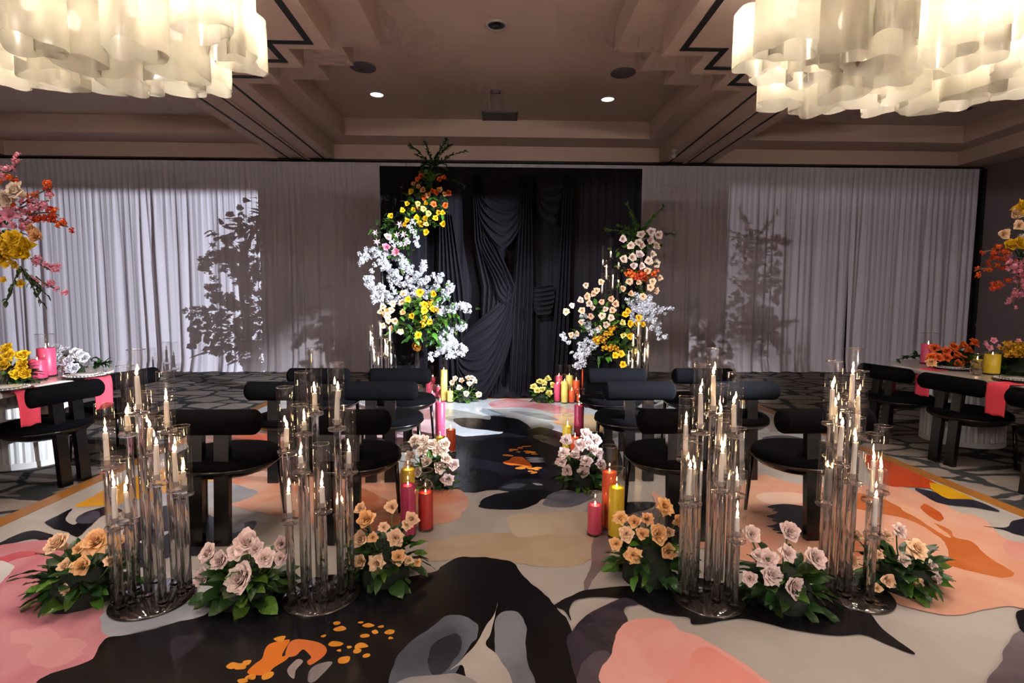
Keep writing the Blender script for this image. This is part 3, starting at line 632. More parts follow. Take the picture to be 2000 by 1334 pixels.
# ------------------------------------------------------------------ chandeliers
def shade_mesh(seed):
    r = random.Random(seed); p1, p2 = r.random() * 6.28, r.random() * 6.28; n = 80
    def rad(a): return .13 * (1 + .17 * math.sin(3 * a + p1) + .08 * math.sin(2 * a + p2) + .11 * math.sin(5 * a + p2))
    mb = MB(); vs = []; fs = []; rows = [(-.17, 1.0), (-.166, 1.012), (0, 1.0), (.166, .99), (.172, .95)]
    for z, k in rows:
        for i in range(n):
            a = 2 * PI * i / n; vs.append((1.12 * k * rad(a) * math.cos(a), k * rad(a) * math.sin(a), z))
    for j in range(len(rows) - 1):
        for i in range(n): q = (i + 1) % n; fs.append((j * n + i, j * n + q, (j + 1) * n + q, (j + 1) * n + i))
    mb.add(vs, fs); return mb.mesh('glass_shade', M['shade'])
SHADES = [shade_mesh(k) for k in range(5)]
BULB = MB().lathe([(.001, -.05), (.022, -.04), (.03, -.01), (.02, .03), (.012, .05)], 12, closed_ends=False).mesh('bulb', M['bulb'])
ROD = MB().tube([(0, 0, .0), (0, 0, .22)], .006, 6).mesh('shade_rod', M['metal'])
def bulb_light(watts, col=BULB_COL):
    d = bpy.data.lights.new('chandelier_bulb', 'POINT'); d.energy = watts; d.color = col; d.shadow_soft_size = .035; return d
BL = bulb_light(CHANDELIER_WATTS); BL_FILL = bulb_light(CHANDELIER_WATTS * 50, (1.0, .94, .90))  # second bulb: much stronger, for the added fill chandeliers
def chandelier(label, shades, seed, bulb_data=BL):
    r = random.Random(seed); c = Vector((sum(s[0] for s in shades) / len(shades), sum(s[1] for s in shades) / len(shades), H0))
    t = thing('chandelier', label, 'chandelier', c)
    rails = {}
    for i, (x, y, z) in enumerate(shades):
        o = obj('glass_shade', SHADES[i % 5], t, (x - c.x, y - c.y, z - c.z), (0, 0, r.random() * 6.28), r.uniform(.92, 1.08))
        b = obj('bulb', BULB, o, (0, 0, .045))
        l = bpy.data.objects.new('chandelier_bulb', bulb_data); COL.objects.link(l); l.parent = t; l.location = (x - c.x, y - c.y, z - c.z + .045)
        rails.setdefault(round(x / .46), []).append((x, y, z))
    for k, ss in rails.items():
        xm = sum(s[0] for s in ss) / len(ss); y0 = min(s[1] for s in ss) - .15; y1 = max(s[1] for s in ss) + .12; zr = 3.28
        MB().box((xm - c.x, (y0 + y1) / 2 - c.y, zr - c.z), (.035, y1 - y0, .022)).build('rail', M['metal'], t)
        for y in (y0 + .2, y1 - .2): MB().tube([(xm - c.x, y - c.y, zr - c.z), (xm - c.x, y - c.y, 0)], .004, 6).build('hanger', M['metal'], t)
        for s in ss:
            MB().tube([(s[0] - c.x, s[1] - c.y, s[2] - c.z + .05), (xm - c.x, s[1] - c.y, zr - c.z)], .006, 6).build('arm', M['metal'], t)
# (px x, px y of the shade's middle, depth): the far row, then nearer rows
def shd(lst): return [tuple(dp(x, y, Y)) for x, y, Y in lst]
left = [(30, 112, 3.62), (112, 118, 3.6), (188, 122, 3.75), (245, 112, 3.45), (312, 120, 3.7), (372, 128, 3.85), (412, 122, 3.5),
        (145, 58, 3.1), (345, 78, 3.12), (452, 45, 3.05), (258, 32, 2.85), (55, 20, 2.85), (395, 0, 2.8), (420, 20, 3.2), (235, 90, 3.9), (78, 116, 3.95), (282, 122, 3.95), (345, 122, 3.5), (200, 60, 3.25), (95, 92, 3.35), (300, 60, 3.3), (-10, 55, 3.2), (5, 110, 3.9), (470, 75, 3.3)]
right = [(1520, 158, 3.75), (1590, 165, 3.8), (1685, 150, 3.6), (1722, 172, 3.9), (1790, 160, 3.75), (1880, 155, 3.65), (1965, 112, 3.3),
         (1482, 75, 3.2), (1575, 105, 3.35), (1648, 55, 3.1), (1748, 95, 3.2), (1545, 35, 2.95), (1850, 45, 2.85), (1738, 18, 3.0), (1950, 8, 2.8), (1620, 170, 4.05), (1830, 165, 3.95), (1648, 130, 3.45), (1762, 140, 3.45), (1915, 130, 3.5), (1700, 70, 3.05), (1800, 100, 3.3), (1510, 100, 3.4), (1620, 80, 3.3), (1990, 70, 3.1), (1905, 60, 3.0), (1985, 140, 3.8)]
extra = [(-2.0, 2.2), (-2.45, 2.0), (-2.9, 2.3), (-3.4, 2.1), (-2.2, 1.5), (-2.8, 1.4), (-3.4, 1.5), (-4.0, 2.2), (-4.4, 2.9), (-3.9, 3.3), (-4.5, 3.6), (-4.9, 2.4), (-3.7, .7), (-3.0, .7), (-4.3, .8)]
rr = random.Random(2)
chandelier('cluster chandelier of wavy frosted glass shades over the yellow-rose table side', shd(left) + [(x, y, 3.0 + rr.uniform(-.12, .12)) for x, y in extra], 4)
chandelier('cluster chandelier of wavy frosted glass shades over the orange-rose table side', shd(right) + [(-x, y, 3.0 + rr.uniform(-.12, .12)) for x, y in extra], 9)

back = [(dx, -3.4 + dy, 3.0) for dx, dy in ((0, 0), (-.8, 0), (.8, 0), (-.4, .7), (.4, .7), (-.4, -.7), (.4, -.7), (0, 1.3), (0, -1.3))]  # added chandelier pair out of view, front fill for flowers and drapes
chandelier('added unseen fill chandelier of frosted glass shades behind the camera, yellow-rose table side', [(x - 3.67, y, z) for x, y, z in back], 14, BL_FILL)
chandelier('added unseen fill chandelier of frosted glass shades behind the camera, orange-rose table side', [(x + 3.67, y, z) for x, y, z in back], 15, BL_FILL)

# ------------------------------------------------------------------ chairs
def make_chair(label):
    t = thing('dining_chair', label, 'chair', (0, 0, 0))
    n = 28
    # origin on the floor under the roll; the chair looks towards +y
    def outline(k, a): return (.30 * k * math.copysign(abs(math.cos(a)) ** .92, math.cos(a)), .20 + .27 * k * math.copysign(abs(math.sin(a)) ** .92, math.sin(a)))
    def ring_stack(rows):
        mb = MB(); vs = []; fs = []
        for k, z in rows:
            for i in range(n): vs.append((*outline(k, 2 * PI * i / n), z))
        for j in range(len(rows) - 1):
            for i in range(n): q = (i + 1) % n; fs.append((j * n + i, j * n + q, (j + 1) * n + q, (j + 1) * n + i))
        fs.append(tuple(range(n - 1, -1, -1))); fs.append(tuple(range((len(rows) - 1) * n, len(rows) * n)))
        return mb.add(vs, fs)
    ring_stack([(.99, .425), (1.0, .44), (.985, .462), (.93, .478), (.8, .486), (.5, .492), (.05, .494)]).build('seat_cushion', M['velvet'], t)
    ring_stack([(.35, .345), (.6, .352), (.85, .38), (1.0, .418), (1.01, .427), (.95, .43)]).build('seat_shell', M['lacquer'], t)
    prof = []
    L, R = .29, .073
    for k in range(9): a = PI / 2 * k / 8; prof.append((R * math.sin(a) * .999 + .0005, -L + .045 - .045 * math.cos(a)))
    for k in range(9): a = PI / 2 * (1 - k / 8); prof.append((R * math.sin(a) * .999 + .0005, L - .045 + .045 * math.cos(a)))
    mb = MB().lathe(prof, 24); mb.v = [(z, y, x + .70) for x, y, z in mb.v]; mb.build('backrest', M['velvet'], t, True)
    for s in (-1, 1):
        MB().add([(s * .073 + a * .041, y + b * .021, z) for z, y in ((0, -.045), (.645, 0)) for a, b in ((-1, -1), (1, -1), (1, 1), (-1, 1))],
                 [(3, 2, 1, 0), (4, 5, 6, 7), (0, 1, 5, 4), (1, 2, 6, 5), (2, 3, 7, 6), (3, 0, 4, 7)], False).build('rear_leg', M['lacquer'], t)
        MB().tube([(s * .25, .40, 0), (s * .235, .375, .38)], [.010, .017], 10).build('front_leg', M['lacquer'], t)
    return t
ch = None
def chair(x, y, z, rz, label, group):
    global ch
    if ch is None:
        ch = make_chair(label); ch.location = (x, y, z); ch.rotation_euler = (0, 0, rz); ch['group'] = group; return
    copy_tree(ch, (x, y, z), rz, label, group)
G1 = 'black chairs set in rows along the aisle'
for y, row, yy in ((4.80, 'front row', 0), (4.0, 'middle row', 1), (2.97, 'last row', 2)):
    for x, side in ((-1.64, 'outer seat on the orange-rose arch side'), (-.90, 'aisle seat on the orange-rose arch side'), (1.10, 'aisle seat on the cream-rose column side'), (1.92, 'outer seat on the cream-rose column side')):
        chair(x, y, .003, random.Random(x + y).uniform(-.03, .03), 'black velvet chair with roll back, %s, %s' % (row, side), G1)

# ------------------------------------------------------------------ banquet tables
def racetrack(cx, cy, hw, hl, n=18):
    pts = []
    for i in range(n + 1): a = PI * i / n; pts.append((cx + hw * math.cos(a), cy + hl - hw + hw * math.sin(a)))
    for i in range(n + 1): a = PI + PI * i / n; pts.append((cx + hw * math.cos(a), cy - hl + hw + hw * math.sin(a)))
    return pts
def table(x, y, hw, hl, label):
    t = thing('banquet_table', label, 'table', (x, y, ZC))
    MB().prism(racetrack(0, 0, hw, hl), .715, .762).build('table_top', M['top'], t, True)
    for k, py in enumerate((-hl + .6, hl - .6)):
        m = MB(); R0 = .32; n = 120; vs = []; fs = []
        for z in (.0, .05, .052, .70, .715):
            for i in range(n):
                a = 2 * PI * i / n; f = R0 + (.012 * abs(math.sin(a * 22)) if .05 < z < .71 else .014)
                vs.append((f * 1.05 * math.cos(a), py + f * math.sin(a), z))
        for j in range(4):
            for i in range(n): q = (i + 1) % n; fs.append((j * n + i, j * n + q, (j + 1) * n + q, (j + 1) * n + i))
        m.add(vs, fs, False).build('fluted_pedestal', M['white'], t)
    return t
TT = ZC + .762
table(-4.12, 3.72, .66, 1.5, 'long oval banquet table with white fluted pedestals and yellow roses on it')
table(4.76, 4.0, .66, 1.75, 'long oval banquet table with white fluted pedestals and orange roses on it')
G2 = 'black chairs drawn up to the banquet tables'
for x, y, rz, lb in ((-3.29, 4.02, 78, 'black roll-back chair at the yellow-rose table in front of a coral napkin'), (-3.28, 4.74, 84, 'black roll-back chair at the far end of the yellow-rose table'),
                     (-3.25, 2.95, 86, 'black roll-back chair cut off by the frame edge at the yellow-rose table'), (3.90, 5.12, -80, 'black roll-back chair at the far end of the orange-rose table'),
                     (3.95, 4.40, -83, 'black roll-back chair in the middle of the orange-rose table side'), (3.95, 3.58, -86, 'black roll-back chair cut off by the frame edge at the orange-rose table')):
    chair(x, y, ZC, math.radians(rz), lb, G2)

def plate_set(px, py, which, grp):
    p = fl(px, py, TT); c = thing('charger_plate', 'dark charger plate under white beaded plates, ' + which, 'plate', (p.x, p.y, TT), 0, 'chargers on the tables')
    MB().lathe([(.0005, .001), (.10, .002), (.155, .012), (.16, .016), (.10, .007), (.0005, .006)], 36, closed_ends=False).build('dish', M['charger'], c)
    t = thing('dinner_plate', 'white beaded dinner plate on a dark charger, ' + which, 'plate', (p.x, p.y, TT + .008), 0, 'dinner plates on the tables')
    MB().lathe([(.0005, .001), (.09, .002), (.132, .014), (.136, .018), (.09, .008), (.0005, .007)], 36, closed_ends=False).build('dish', M['china'], t)
    for i in range(36):
        a = i * PI / 18
        obj('rim_bead', BEAD, t, (.136 * math.cos(a), .136 * math.sin(a), .018))
    t = thing('side_plate', 'small white plate stacked on the dinner plate, ' + which, 'plate', (p.x, p.y, TT + .018), 0, 'small plates on the tables')
    MB().lathe([(.0005, .001), (.06, .002), (.092, .014), (.096, .018), (.06, .008), (.0005, .007)], 32, closed_ends=False).build('dish', M['china'], t)
BEAD = MB().lathe([(.0005, -.006), (.005, -.003), (.006, 0), (.005, .003), (.0005, .006)], 8, closed_ends=False).mesh('rim_bead', M['china'])
plate_set(166, 738, 'beside the white roses', 0); plate_set(8, 764, 'beside the yellow roses', 0)
plate_set(1860, 722, 'beside the orange roses', 0); plate_set(1985, 745, 'beside the yellow candle', 0)
def napkin(px, py, hang, rz, lb):
    p = fl(px, py, TT)
    def f(u, v):
        s = v * .42; over = .16
        y = -over + s if s < over else .0 + .018 * (1 - math.exp(-(s - over) * 30)); z = .006 if s < over else .006 - (s - over) * hang
        x = (u - .5) * (.17 + .01 * math.sin(v * 5)); return (x, y - .0, z + .004 * math.sin(u * 9 + v * 6))
    t = MB().grid(f, 10, 24).build('napkin', M['napkin']); t.location = p; t.rotation_euler = (0, 0, rz)
    md = t.modifiers.new('thickness', 'SOLIDIFY'); md.thickness = .005
    tag(t, lb, 'napkin', 'coral napkins hanging off the tables')
napkin(52, 762, 1.0, math.radians(-90), 'coral napkin hanging off the table between the yellow roses and the chair')
napkin(198, 738, 1.0, math.radians(-97), 'coral napkin hanging behind the roll-back chair near the white roses')
napkin(1806, 722, 1.0, math.radians(92), 'coral napkin hanging off the table below the orange roses')
napkin(1950, 750, 1.0, math.radians(92), 'coral napkin hanging off the table beside the yellow candle')
def tumbler(px, py, lb, h=.13, r=.042):
    p = fl(px, py, TT); t = thing('tumbler', lb, 'glass', p, 0, 'cut crystal tumblers'); n = 24
    m = MB(); vs = []; fs = []; rows = [(.0, .85), (.004, .9), (h * .35, .97), (h * .7, 1.0), (h, 1.03)]
    for j, (z, k) in enumerate(rows):
        for i in range(n):
            a = 2 * PI * i / n; rr_ = r * k * (1 + (.05 if (i + j) % 2 else -.04) * (0 < j < 4)); vs.append((rr_ * math.cos(a), rr_ * math.sin(a), z))
    for j in range(4):
        for i in range(n): q = (i + 1) % n; fs.append((j * n + i, j * n + q, (j + 1) * n + q, (j + 1) * n + i))
    m.add(vs, fs, False).build('bowl', M['rim'], t); MB().lathe([(r * .8, .0), (r * .84, .012)], 20).build('foot', M['crystal'], t)
tumbler(15, 752, 'cut crystal tumbler in front of the yellow roses'); tumbler(163, 718, 'cut crystal tumbler beside the white roses', .15)
tumbler(143, 720, 'tall cut crystal glass behind the white roses', .2)
tumbler(1905, 733, 'cut crystal tumbler between the orange roses and the yellow candle'); tumbler(1922, 722, 'cut crystal tumbler behind the one beside the yellow candle', .14)

# ------------------------------------------------------------------ candles
FLAME = MB().lathe([(.0003, 0), (.0042, .004), (.006, .011), (.005, .017), (.003, .025), (.0003, .034)], 10, closed_ends=False).mesh('flame', M['flame'])
WICK = MB().tube([(0, 0, 0), (.001, 0, .008)], .0012, 5).mesh('wick', M['wick'])
RIM = MB(); RIM.tube([(math.cos(k * PI / 12), math.sin(k * PI / 12), 0) for k in range(25)], .035, 5); RIM = RIM.mesh('rim', M['rim'])
def pillar(px, pyb, pyt, pyw, wpx, wax, label, group, h=0.0, flame=True):
    """glass cylinder: floor point (px, pyb), glass rim at pyt, wax level at pyw, width in px"""
    p = fl(px, pyb, h); Y = p.y; r = px2m(wpx, Y) / 2
    H = dp(px, pyt, Y).z - h; W = max(.03, dp(px, pyw, Y).z - h)
    t = thing('glass_candle', label, 'candle', (p.x, p.y + r * .3, h), 0, group)
    MB().lathe([(r * .2, .004), (r * .96, .004), (r, .012), (r, H - .003), (r * .985, H), (r * .97, H - .003)], 24, closed_ends=False).build('glass_cylinder', M['glass'], t)
    obj('rim', RIM, t, (0, 0, H), None, (r * .985, r * .985, .05))
    MB().lathe([(r * .99, .0), (r, .006), (r * .97, .012)], 24).build('glass_foot', M['crystal'], t)
    MB().lathe([(r * .9, .014), (r * .94, .02), (r * .94, W - .004), (r * .88, W), (r * .4, W - .006), (.0005, W - .008)], 24, closed_ends=False).build('wax', M[wax], t)
    obj('wick', WICK, t, (0, 0, W - .008))
    if flame: obj('flame', FLAME, t, (0, 0, W - .002), None, .62)
    return t
GA = 'pillar candles in glass cylinders along the aisle'; GB = 'pillar candles in glass cylinders before the backdrop'
def c6(x): return 680 + x / 4.447
def d6(y): return 500 + y / 4.447
def c4(x): return 560 + x / 3.511
def d4(y): return 680 + y / 3.511
def c5(x): return 1000 + x / 3.511
# before the backdrop, orange-rose arch side
for x, b, t_, w_, wd, wx, lb in (
    (585, 1225, 1090, 1130, 60, 'w_orange', 'orange candle outermost of the candles below the gold ball vase'),
    (645, 1205, 1060, 1097, 60, 'w_orange', 'orange candle behind the low red one below the gold ball vase'),
    (665, 1262, 1150, 1212, 62, 'w_red', 'low red-orange candle in front of the pink ones below the gold ball vase'),
    (705, 1235, 1080, 1100, 60, 'w_pink', 'pink candle of middling height left of the tall pink candle'),
    (735, 1215, 950, 1046, 60, 'w_pink', 'tall pink candle below the white blossom branch'),
    (732, 1265, 1120, 1190, 54, 'w_pink', 'low pink candle beside the tall pink candle'),
    (785, 1235, 1055, 1135, 52, 'w_pink', 'pink candle between the tall pink and the tall yellow candle'),
    (832, 1262, 885, 990, 62, 'w_lemon', 'tallest yellow candle below the white blossom branch'),
    (885, 1272, 1130, 1175, 58, 'w_lemon', 'short yellow candle beside the small peach bouquet'),
    (640, 1190, 890, 1060, 58, 'w_orange', 'tall glass cylinder candle behind the roll-back chair below the gold ball vase')):
    pillar(c6(x), d6(b), d6(t_), d6(w_), wd / 4.447, wx, lb, GB)
for x, b, t_, w_, wd, wx, lb in (
    (322, 362, 117, 190, 50, 'w_pink', 'tall pink candle behind the shorter pink one beside the yellow bouquet'),
    (310, 370, 195, 245, 50, 'w_pink', 'short pink candle beside the yellow bouquet'),
    (360, 378, 178, 228, 50, 'w_lemon', 'yellow candle between the short pink and the orange candles'),
    (392, 363, 118, 188, 50, 'w_lemon', 'taller yellow candle behind the shorter yellow one'),
    (440, 366, 172, 222, 50, 'w_orange', 'orange candle beside the yellow candles on the cream-rose side'),
    (410, 377, 250, 290, 44, 'w_orange', 'lowest orange candle in front of the taller orange ones'),
    (462, 375, 280, 335, 40, 'w_orange', 'small orange candle seen through the tall aisle glass'),
    (500, 352, 70, 145, 50, 'w_orange', 'tallest orange candle beside the aisle chair on the cream-rose side')):
    pillar(c5(x), d4(b), d4(t_), d4(w_), wd / 3.511, wx, lb, GB)
for f_, x, b, t_, w_, wd, wx, lb in (
    (c4, 1052, 610, 255, 370, 72, 'w_pink', 'tall pink candle behind the orange candle on the arch side of the aisle'),
    (c4, 1125, 708, 480, 560, 72, 'w_orange', 'orange candle on the dark floor print beside the cream roses'),
    (c4, 1052, 700, 545, 608, 72, 'w_yellow', 'yellow candle half hidden behind the cream roses on the arch side'),
    (c4, 832, 1150, 700, 832, 100, 'w_yellow', 'yellow candle seen above the magenta candle'),
    (c4, 832, 1290, 660, 942, 112, 'w_magenta', 'magenta candle beside the peach bouquet on the arch side of the aisle'),
    (c4, 952, 1250, 840, 992, 110, 'w_red', 'dark red candle nearest the aisle on the arch side'),
    (c5, 380, 690, 460, 535, 72, 'w_yellow', 'yellow candle behind the mauve roses on the cream-rose side'),
    (c5, 458, 665, 280, 392, 72, 'w_magenta', 'tall magenta candle behind the mauve roses on the cream-rose side'),
    (c5, 432, 720, 560, 612, 66, 'w_orange', 'orange candle hidden low behind the mauve roses'),
    (c5, 665, 1240, 675, 850, 108, 'w_orange', 'orange candle behind the yellow one beside the peach bouquet'),
    (c5, 715, 1300, 830, 957, 116, 'w_yellow', 'yellow candle beside the peach bouquet on the cream-rose side'),
    (c5, 570, 1285, 1000, 1077, 110, 'w_pink', 'low pink candle nearest the aisle on the cream-rose side')):
    pillar(f_(x), d4(b), d4(t_), d4(w_), wd / 3.511, wx, lb, GA)
GT = 'pillar candles on the banquet tables'
pillar(71, 742, 700, 703, 30, 'w_pink', 'short thick pink candle between the yellow and white roses', GT, TT)
pillar(89, 736, 653, 680, 30, 'w_pink', 'tall thick pink candle beside the white roses', GT, TT)
pillar(1814, 711, 650, 672, 25, 'w_pink', 'pink candle in a glass beside the orange roses', GT, TT)
pillar(1940, 732, 688, 692, 28, 'w_yellow', 'yellow candle on the orange-rose table', GT, TT)
pillar(1911, 722, 690, 702, 24, 'w_yellow', 'yellow candle behind the crystal tumbler', GT, TT)

# crystal candelabra: rods on a round mirror base, a cup, a glass chimney and a taper on each rod
TAPER_N = [0]
def taper(loc, top, r, label, group, rnd):
    h = top - loc[2]; TAPER_N[0] += 1
    t = thing('taper_candle', label, 'candle', loc, 0, group)
    lean = (rnd.uniform(-.04, .04) * h, rnd.uniform(-.03, .03) * h)
    n = 5; path = [(lean[0] * k / n * (k / n), lean[1] * k / n * (k / n), h * k / n) for k in range(n + 1)]
    m = MB().tube(path, [r * 1.05, r, r * .97, r * .95, r * .93, r * .8], 12)
    m.build('wax', M['wax'], t)
    if rnd.random() < .6:
        k = rnd.random() * 6.28; e = path[-1]
        MB().tube([(e[0] + r * .8 * math.cos(k), e[1] + r * .8 * math.sin(k), h * q) for q in (1.0, .93, .84, .76)], [r * .25, r * .42, r * .34, r * .12], 7).build('wax_drip', M['wax'], t)
    obj('wick', WICK, t, path[-1]); obj('flame', FLAME, t, (path[-1][0], path[-1][1], h + .004), None, (1, 1, rnd.uniform(.85, 1.15)))
def candelabrum(px, py, Rb, stems, label, tlabel, grp, seed, base_h=0.0, sc=1.0, conv=None, Y=None, lo=0.0):
    rnd = random.Random(seed); c = fl(px, py, base_h) if Y is None else Vector((dp(px, py, Y).x, Y, base_h))
    t = thing('crystal_candelabrum', label, 'candelabrum', (c.x, c.y, base_h), 0, 'crystal candelabra')
    MB().lathe([(Rb * .2, 0), (Rb, 0), (Rb, .012), (Rb * .97, .016), (.0005, .016)], 40, closed_ends=False).build('mirror_base', M['mirror'], t)
    todo = []
    for q in stems:
        x, cupy, topy, wick, dy = q
        x, _ = conv(x, 0); cupy = conv(0, cupy)[1]; topy = conv(0, topy)[1]; wick = conv(0, wick)[1]
        p = dp(x, cupy, c.y + dy); X, Yy = p.x - c.x, dy; d = math.hypot(X, Yy)
        if d > Rb * .88: X *= Rb * .88 / d; Yy *= Rb * .88 / d
        hc = p.z - base_h; ht = dp(x, topy, c.y + dy).z - base_h; hw = dp(x, wick, c.y + dy).z - base_h
        rr_ = .0165 * sc
        rod = MB().lathe([(rr_ * 1.25, .016), (rr_ * 1.25, .03), (rr_, .036), (rr_, hc - .02), (rr_ * 1.2, hc - .012), (rr_ * 1.2, hc - .006)], 12, (X, Yy, 0)).build('crystal_rod', M['crystal'], t)
        cup = MB().lathe([(.0008, hc - .006), (.040 * sc, hc - .006), (.042 * sc, hc), (.040 * sc, hc + .006), (.016 * sc, hc + .007), (.014 * sc, hc + .016), (.020 * sc, hc + .03), (.021 * sc, hc + .045), (.0128 * sc, hc + .045), (.0128 * sc, hc + .02), (.0008, hc + .02)], 18, (X, Yy, 0), False).build('candle_cup', M['cup'], t)
        rt_ = .0365 * sc
        MB().lathe([(rt_, hc + .006), (rt_, ht - .002), (rt_ * .97, ht), (rt_ * .94, ht - .002)], 22, (X, Yy, 0), False).build('glass_chimney', M['glass'], t)
        obj('rim', RIM, t, (X, Yy, ht), None, (rt_ * .98, rt_ * .98, .04))
        if hw > hc + .03: todo.append((base_h + hw, (c.x + X, c.y + Yy, base_h + hc + .021)))
    RANK = ['tallest', 'second tallest', 'third tallest', 'fourth tallest', 'fifth tallest', 'sixth tallest', 'seventh tallest', 'eighth tallest', 'ninth tallest', 'tenth tallest', 'eleventh tallest']
    for k, (tp, loc) in enumerate(sorted(todo, reverse=True)):
        taper(loc, tp, .0112 * sc, tlabel.replace('lit white taper', 'lit white taper, ' + (RANK[k] if k < len(todo) - 1 else 'lowest') + ','), grp, rnd)
def cv(ox, oy, s): return lambda x, y: (ox + x / s, oy + y / s)
# (x, cup y, chimney top y, wick y, depth offset)
candelabrum(300, 1172, .175, [(345, 590, 295, 425, -.05), (440, 435, 125, 347, .06), (487, 340, 52, 172, .0), (615, 420, 150, 285, .10), (568, 655, 355, 480, -.06), (655, 685, 425, 512, .02), (382, 850, 540, 670, -.10), (438, 825, 550, 692, -.06), (535, 520, 240, 405, .12), (690, 700, 395, 600, .06)],
            'crystal candelabrum nearest the yellow-rose table, between peach and mauve roses', 'lit white taper in the candelabrum nearest the yellow-rose table', 'tapers in the candelabrum nearest the yellow-rose table', 1, conv=cv(60, 660, 2.3))
candelabrum(629, 1165, .175, [(610, 340, 47, 248, .08), (710, 408, 112, 237, -.02), (563, 432, 152, 375, .04), (482, 508, 220, 405, .0), (549, 603, 300, 530, -.06), (497, 825, 525, 700, -.09), (645, 780, 475, 668, -.08), (763, 603, 320, 510, .02), (730, 795, 520, 740, .06)],
            'crystal candelabrum on the black floor print between mauve and peach roses', 'lit white taper in the candelabrum standing on the black floor print', 'tapers in the candelabrum on the black floor print', 2, conv=cv(350, 660, 2.3))
candelabrum(1382, 1170, .165, [(580, 345, 47, 168, .04), (523, 425, 115, 247, -.02), (455, 545, 265, 390, .02), (673, 440, 158, 300, .0), (607, 500, 210, 335, .11), (455, 748, 455, 588, -.07), (492, 740, 460, 592, .04), (614, 685, 370, 517, -.05), (722, 700, 400, 632, .06), (686, 908, 598, 805, -.10), (628, 610, 330, 492, .10)],
            'crystal candelabrum between the peach and mauve roses beside the yellow aisle candle', 'lit white taper in the candelabrum beside the yellow aisle candle', 'tapers in the candelabrum beside the yellow aisle candle', 3, conv=cv(1140, 660, 2.3))
candelabrum(1668, 1162, .165, [(418, 330, 47, 162, .0), (286, 385, 103, 230, .02), (345, 490, 198, 307, .09), (328, 575, 285, 400, -.06), (445, 440, 148, 262, .11), (426, 650, 355, 470, -.05), (556, 690, 393, 590, .06), (508, 730, 430, 550, .03), (520, 885, 590, 715, -.09), (262, 740, 465, 582, .05)],
            'crystal candelabrum nearest the orange-rose table, between mauve and peach roses', 'lit white taper in the candelabrum nearest the orange-rose table', 'tapers in the candelabrum nearest the orange-rose table', 4, conv=cv(1480, 660, 2.3))
candelabrum(742, 790, .19, [(195, 795, 600, 682, .0), (212, 832, 640, 732, .06), (280, 714, 560, 612, .02), (362, 750, 560, 652, -.02), (322, 870, 685, 757, -.06), (342, 880, 720, 800, .06), (373, 955, 790, 872, -.05), (225, 938, 745, 842, -.06), (262, 962, 835, 917, -.1)],
            'crystal candelabrum behind the chairs beside the gold ball vase', 'lit white taper in the candelabrum beside the gold ball vase', 'tapers in the candelabrum beside the gold ball vase', 5, conv=cv(680, 500, 4.447), Y=6.5)
candelabrum(1245, 790, .19, [(795, 985, 830, 897, .0), (853, 1015, 870, 937, .04), (860, 1137, 990, 1052, -.04), (838, 1167, 1020, 1082, -.08), (792, 1187, 1045, 1102, -.08), (728, 1185, 1070, 1112, -.05), (752, 1230, 1090, 1152, -.1), (760, 1050, 900, 980, .1)],
            'crystal candelabrum in front of the white blossom and yellow roses', 'lit white taper in front of the white blossom and yellow roses', 'tapers in front of the white blossom and yellow roses', 6, conv=cv(1020, 380, 3.51), Y=6.3)
pl = thing('plinth', 'tall black plinth behind the peach roses under a candelabrum', 'plinth', (dp(1192, 700, 7.2).x, 7.2, 0))
MB().box((0, 0, .39), (.40, .36, .78)).build('body', M['black'], pl); MB().box((0, 0, .79), (.42, .38, .02)).build('top_board', M['lacquer'], pl)
candelabrum(1192, 700, .19, [(607, 440, 295, 405, .04), (553, 492, 352, 465, .0), (577, 590, 455, 505, -.05), (620, 655, 510, 567, -.06), (660, 520, 375, 487, .0), (547, 685, 540, 622, -.08), (655, 640, 550, 600, .06)],
            'crystal candelabrum raised on a black plinth beside the cream roses', 'lit white taper high up beside the cream roses', 'tapers high up beside the cream roses', 7, base_h=.80, conv=cv(1020, 380, 3.51), Y=7.2)

# ------------------------------------------------------------------ flowers
def petal(mb, ang, r0, tilt, curl, length, W, seed, z0=0.0, point=.1, nu=6, nv=6, ruffle=.02, maxang=2.2):
    """one curved petal: rises from radius r0, leans out by tilt, rolls back by curl at its tip; W = half width"""
    r = random.Random(seed); wob = r.uniform(-.04, .04); ph = r.random() * 6
    pr = []; x, z = r0, z0; st = length / nv
    for j in range(nv + 1):
        v = j / nv; a = tilt * (.25 + .75 * v) + curl * max(0, v - .35) ** 2 * 2.2
        pr.append((x, z, a)); x += math.sin(a) * st; z += math.cos(a) * st
    def f(u, v):
        j = min(int(v * nv + .5), nv); R, Z, a = pr[j]; s = 2 * u - 1
        k = .5 + .5 * min(1, v / .55) if v < .6 else max(.12, 1 - ((v - .6) / .42) ** 2) ** .5
        th = ang + s * min(W * k / max(R, .05), maxang)
        tip = point * (1 - abs(s)) ** 1.3 * max(0, v - .6) * length * 1.5
        back = s * s * .08 * length * v                                # edges roll outwards
        ru = ruffle * math.sin(ph + s * 5) * v + wob * s * v
        RR = max(.012, R + tip * math.sin(a) + (ru + back) * math.cos(a))
        return (RR * math.cos(th), RR * math.sin(th), Z + tip * math.cos(a) - (ru + back) * math.sin(a))
    mb.grid(f, nu, nv)
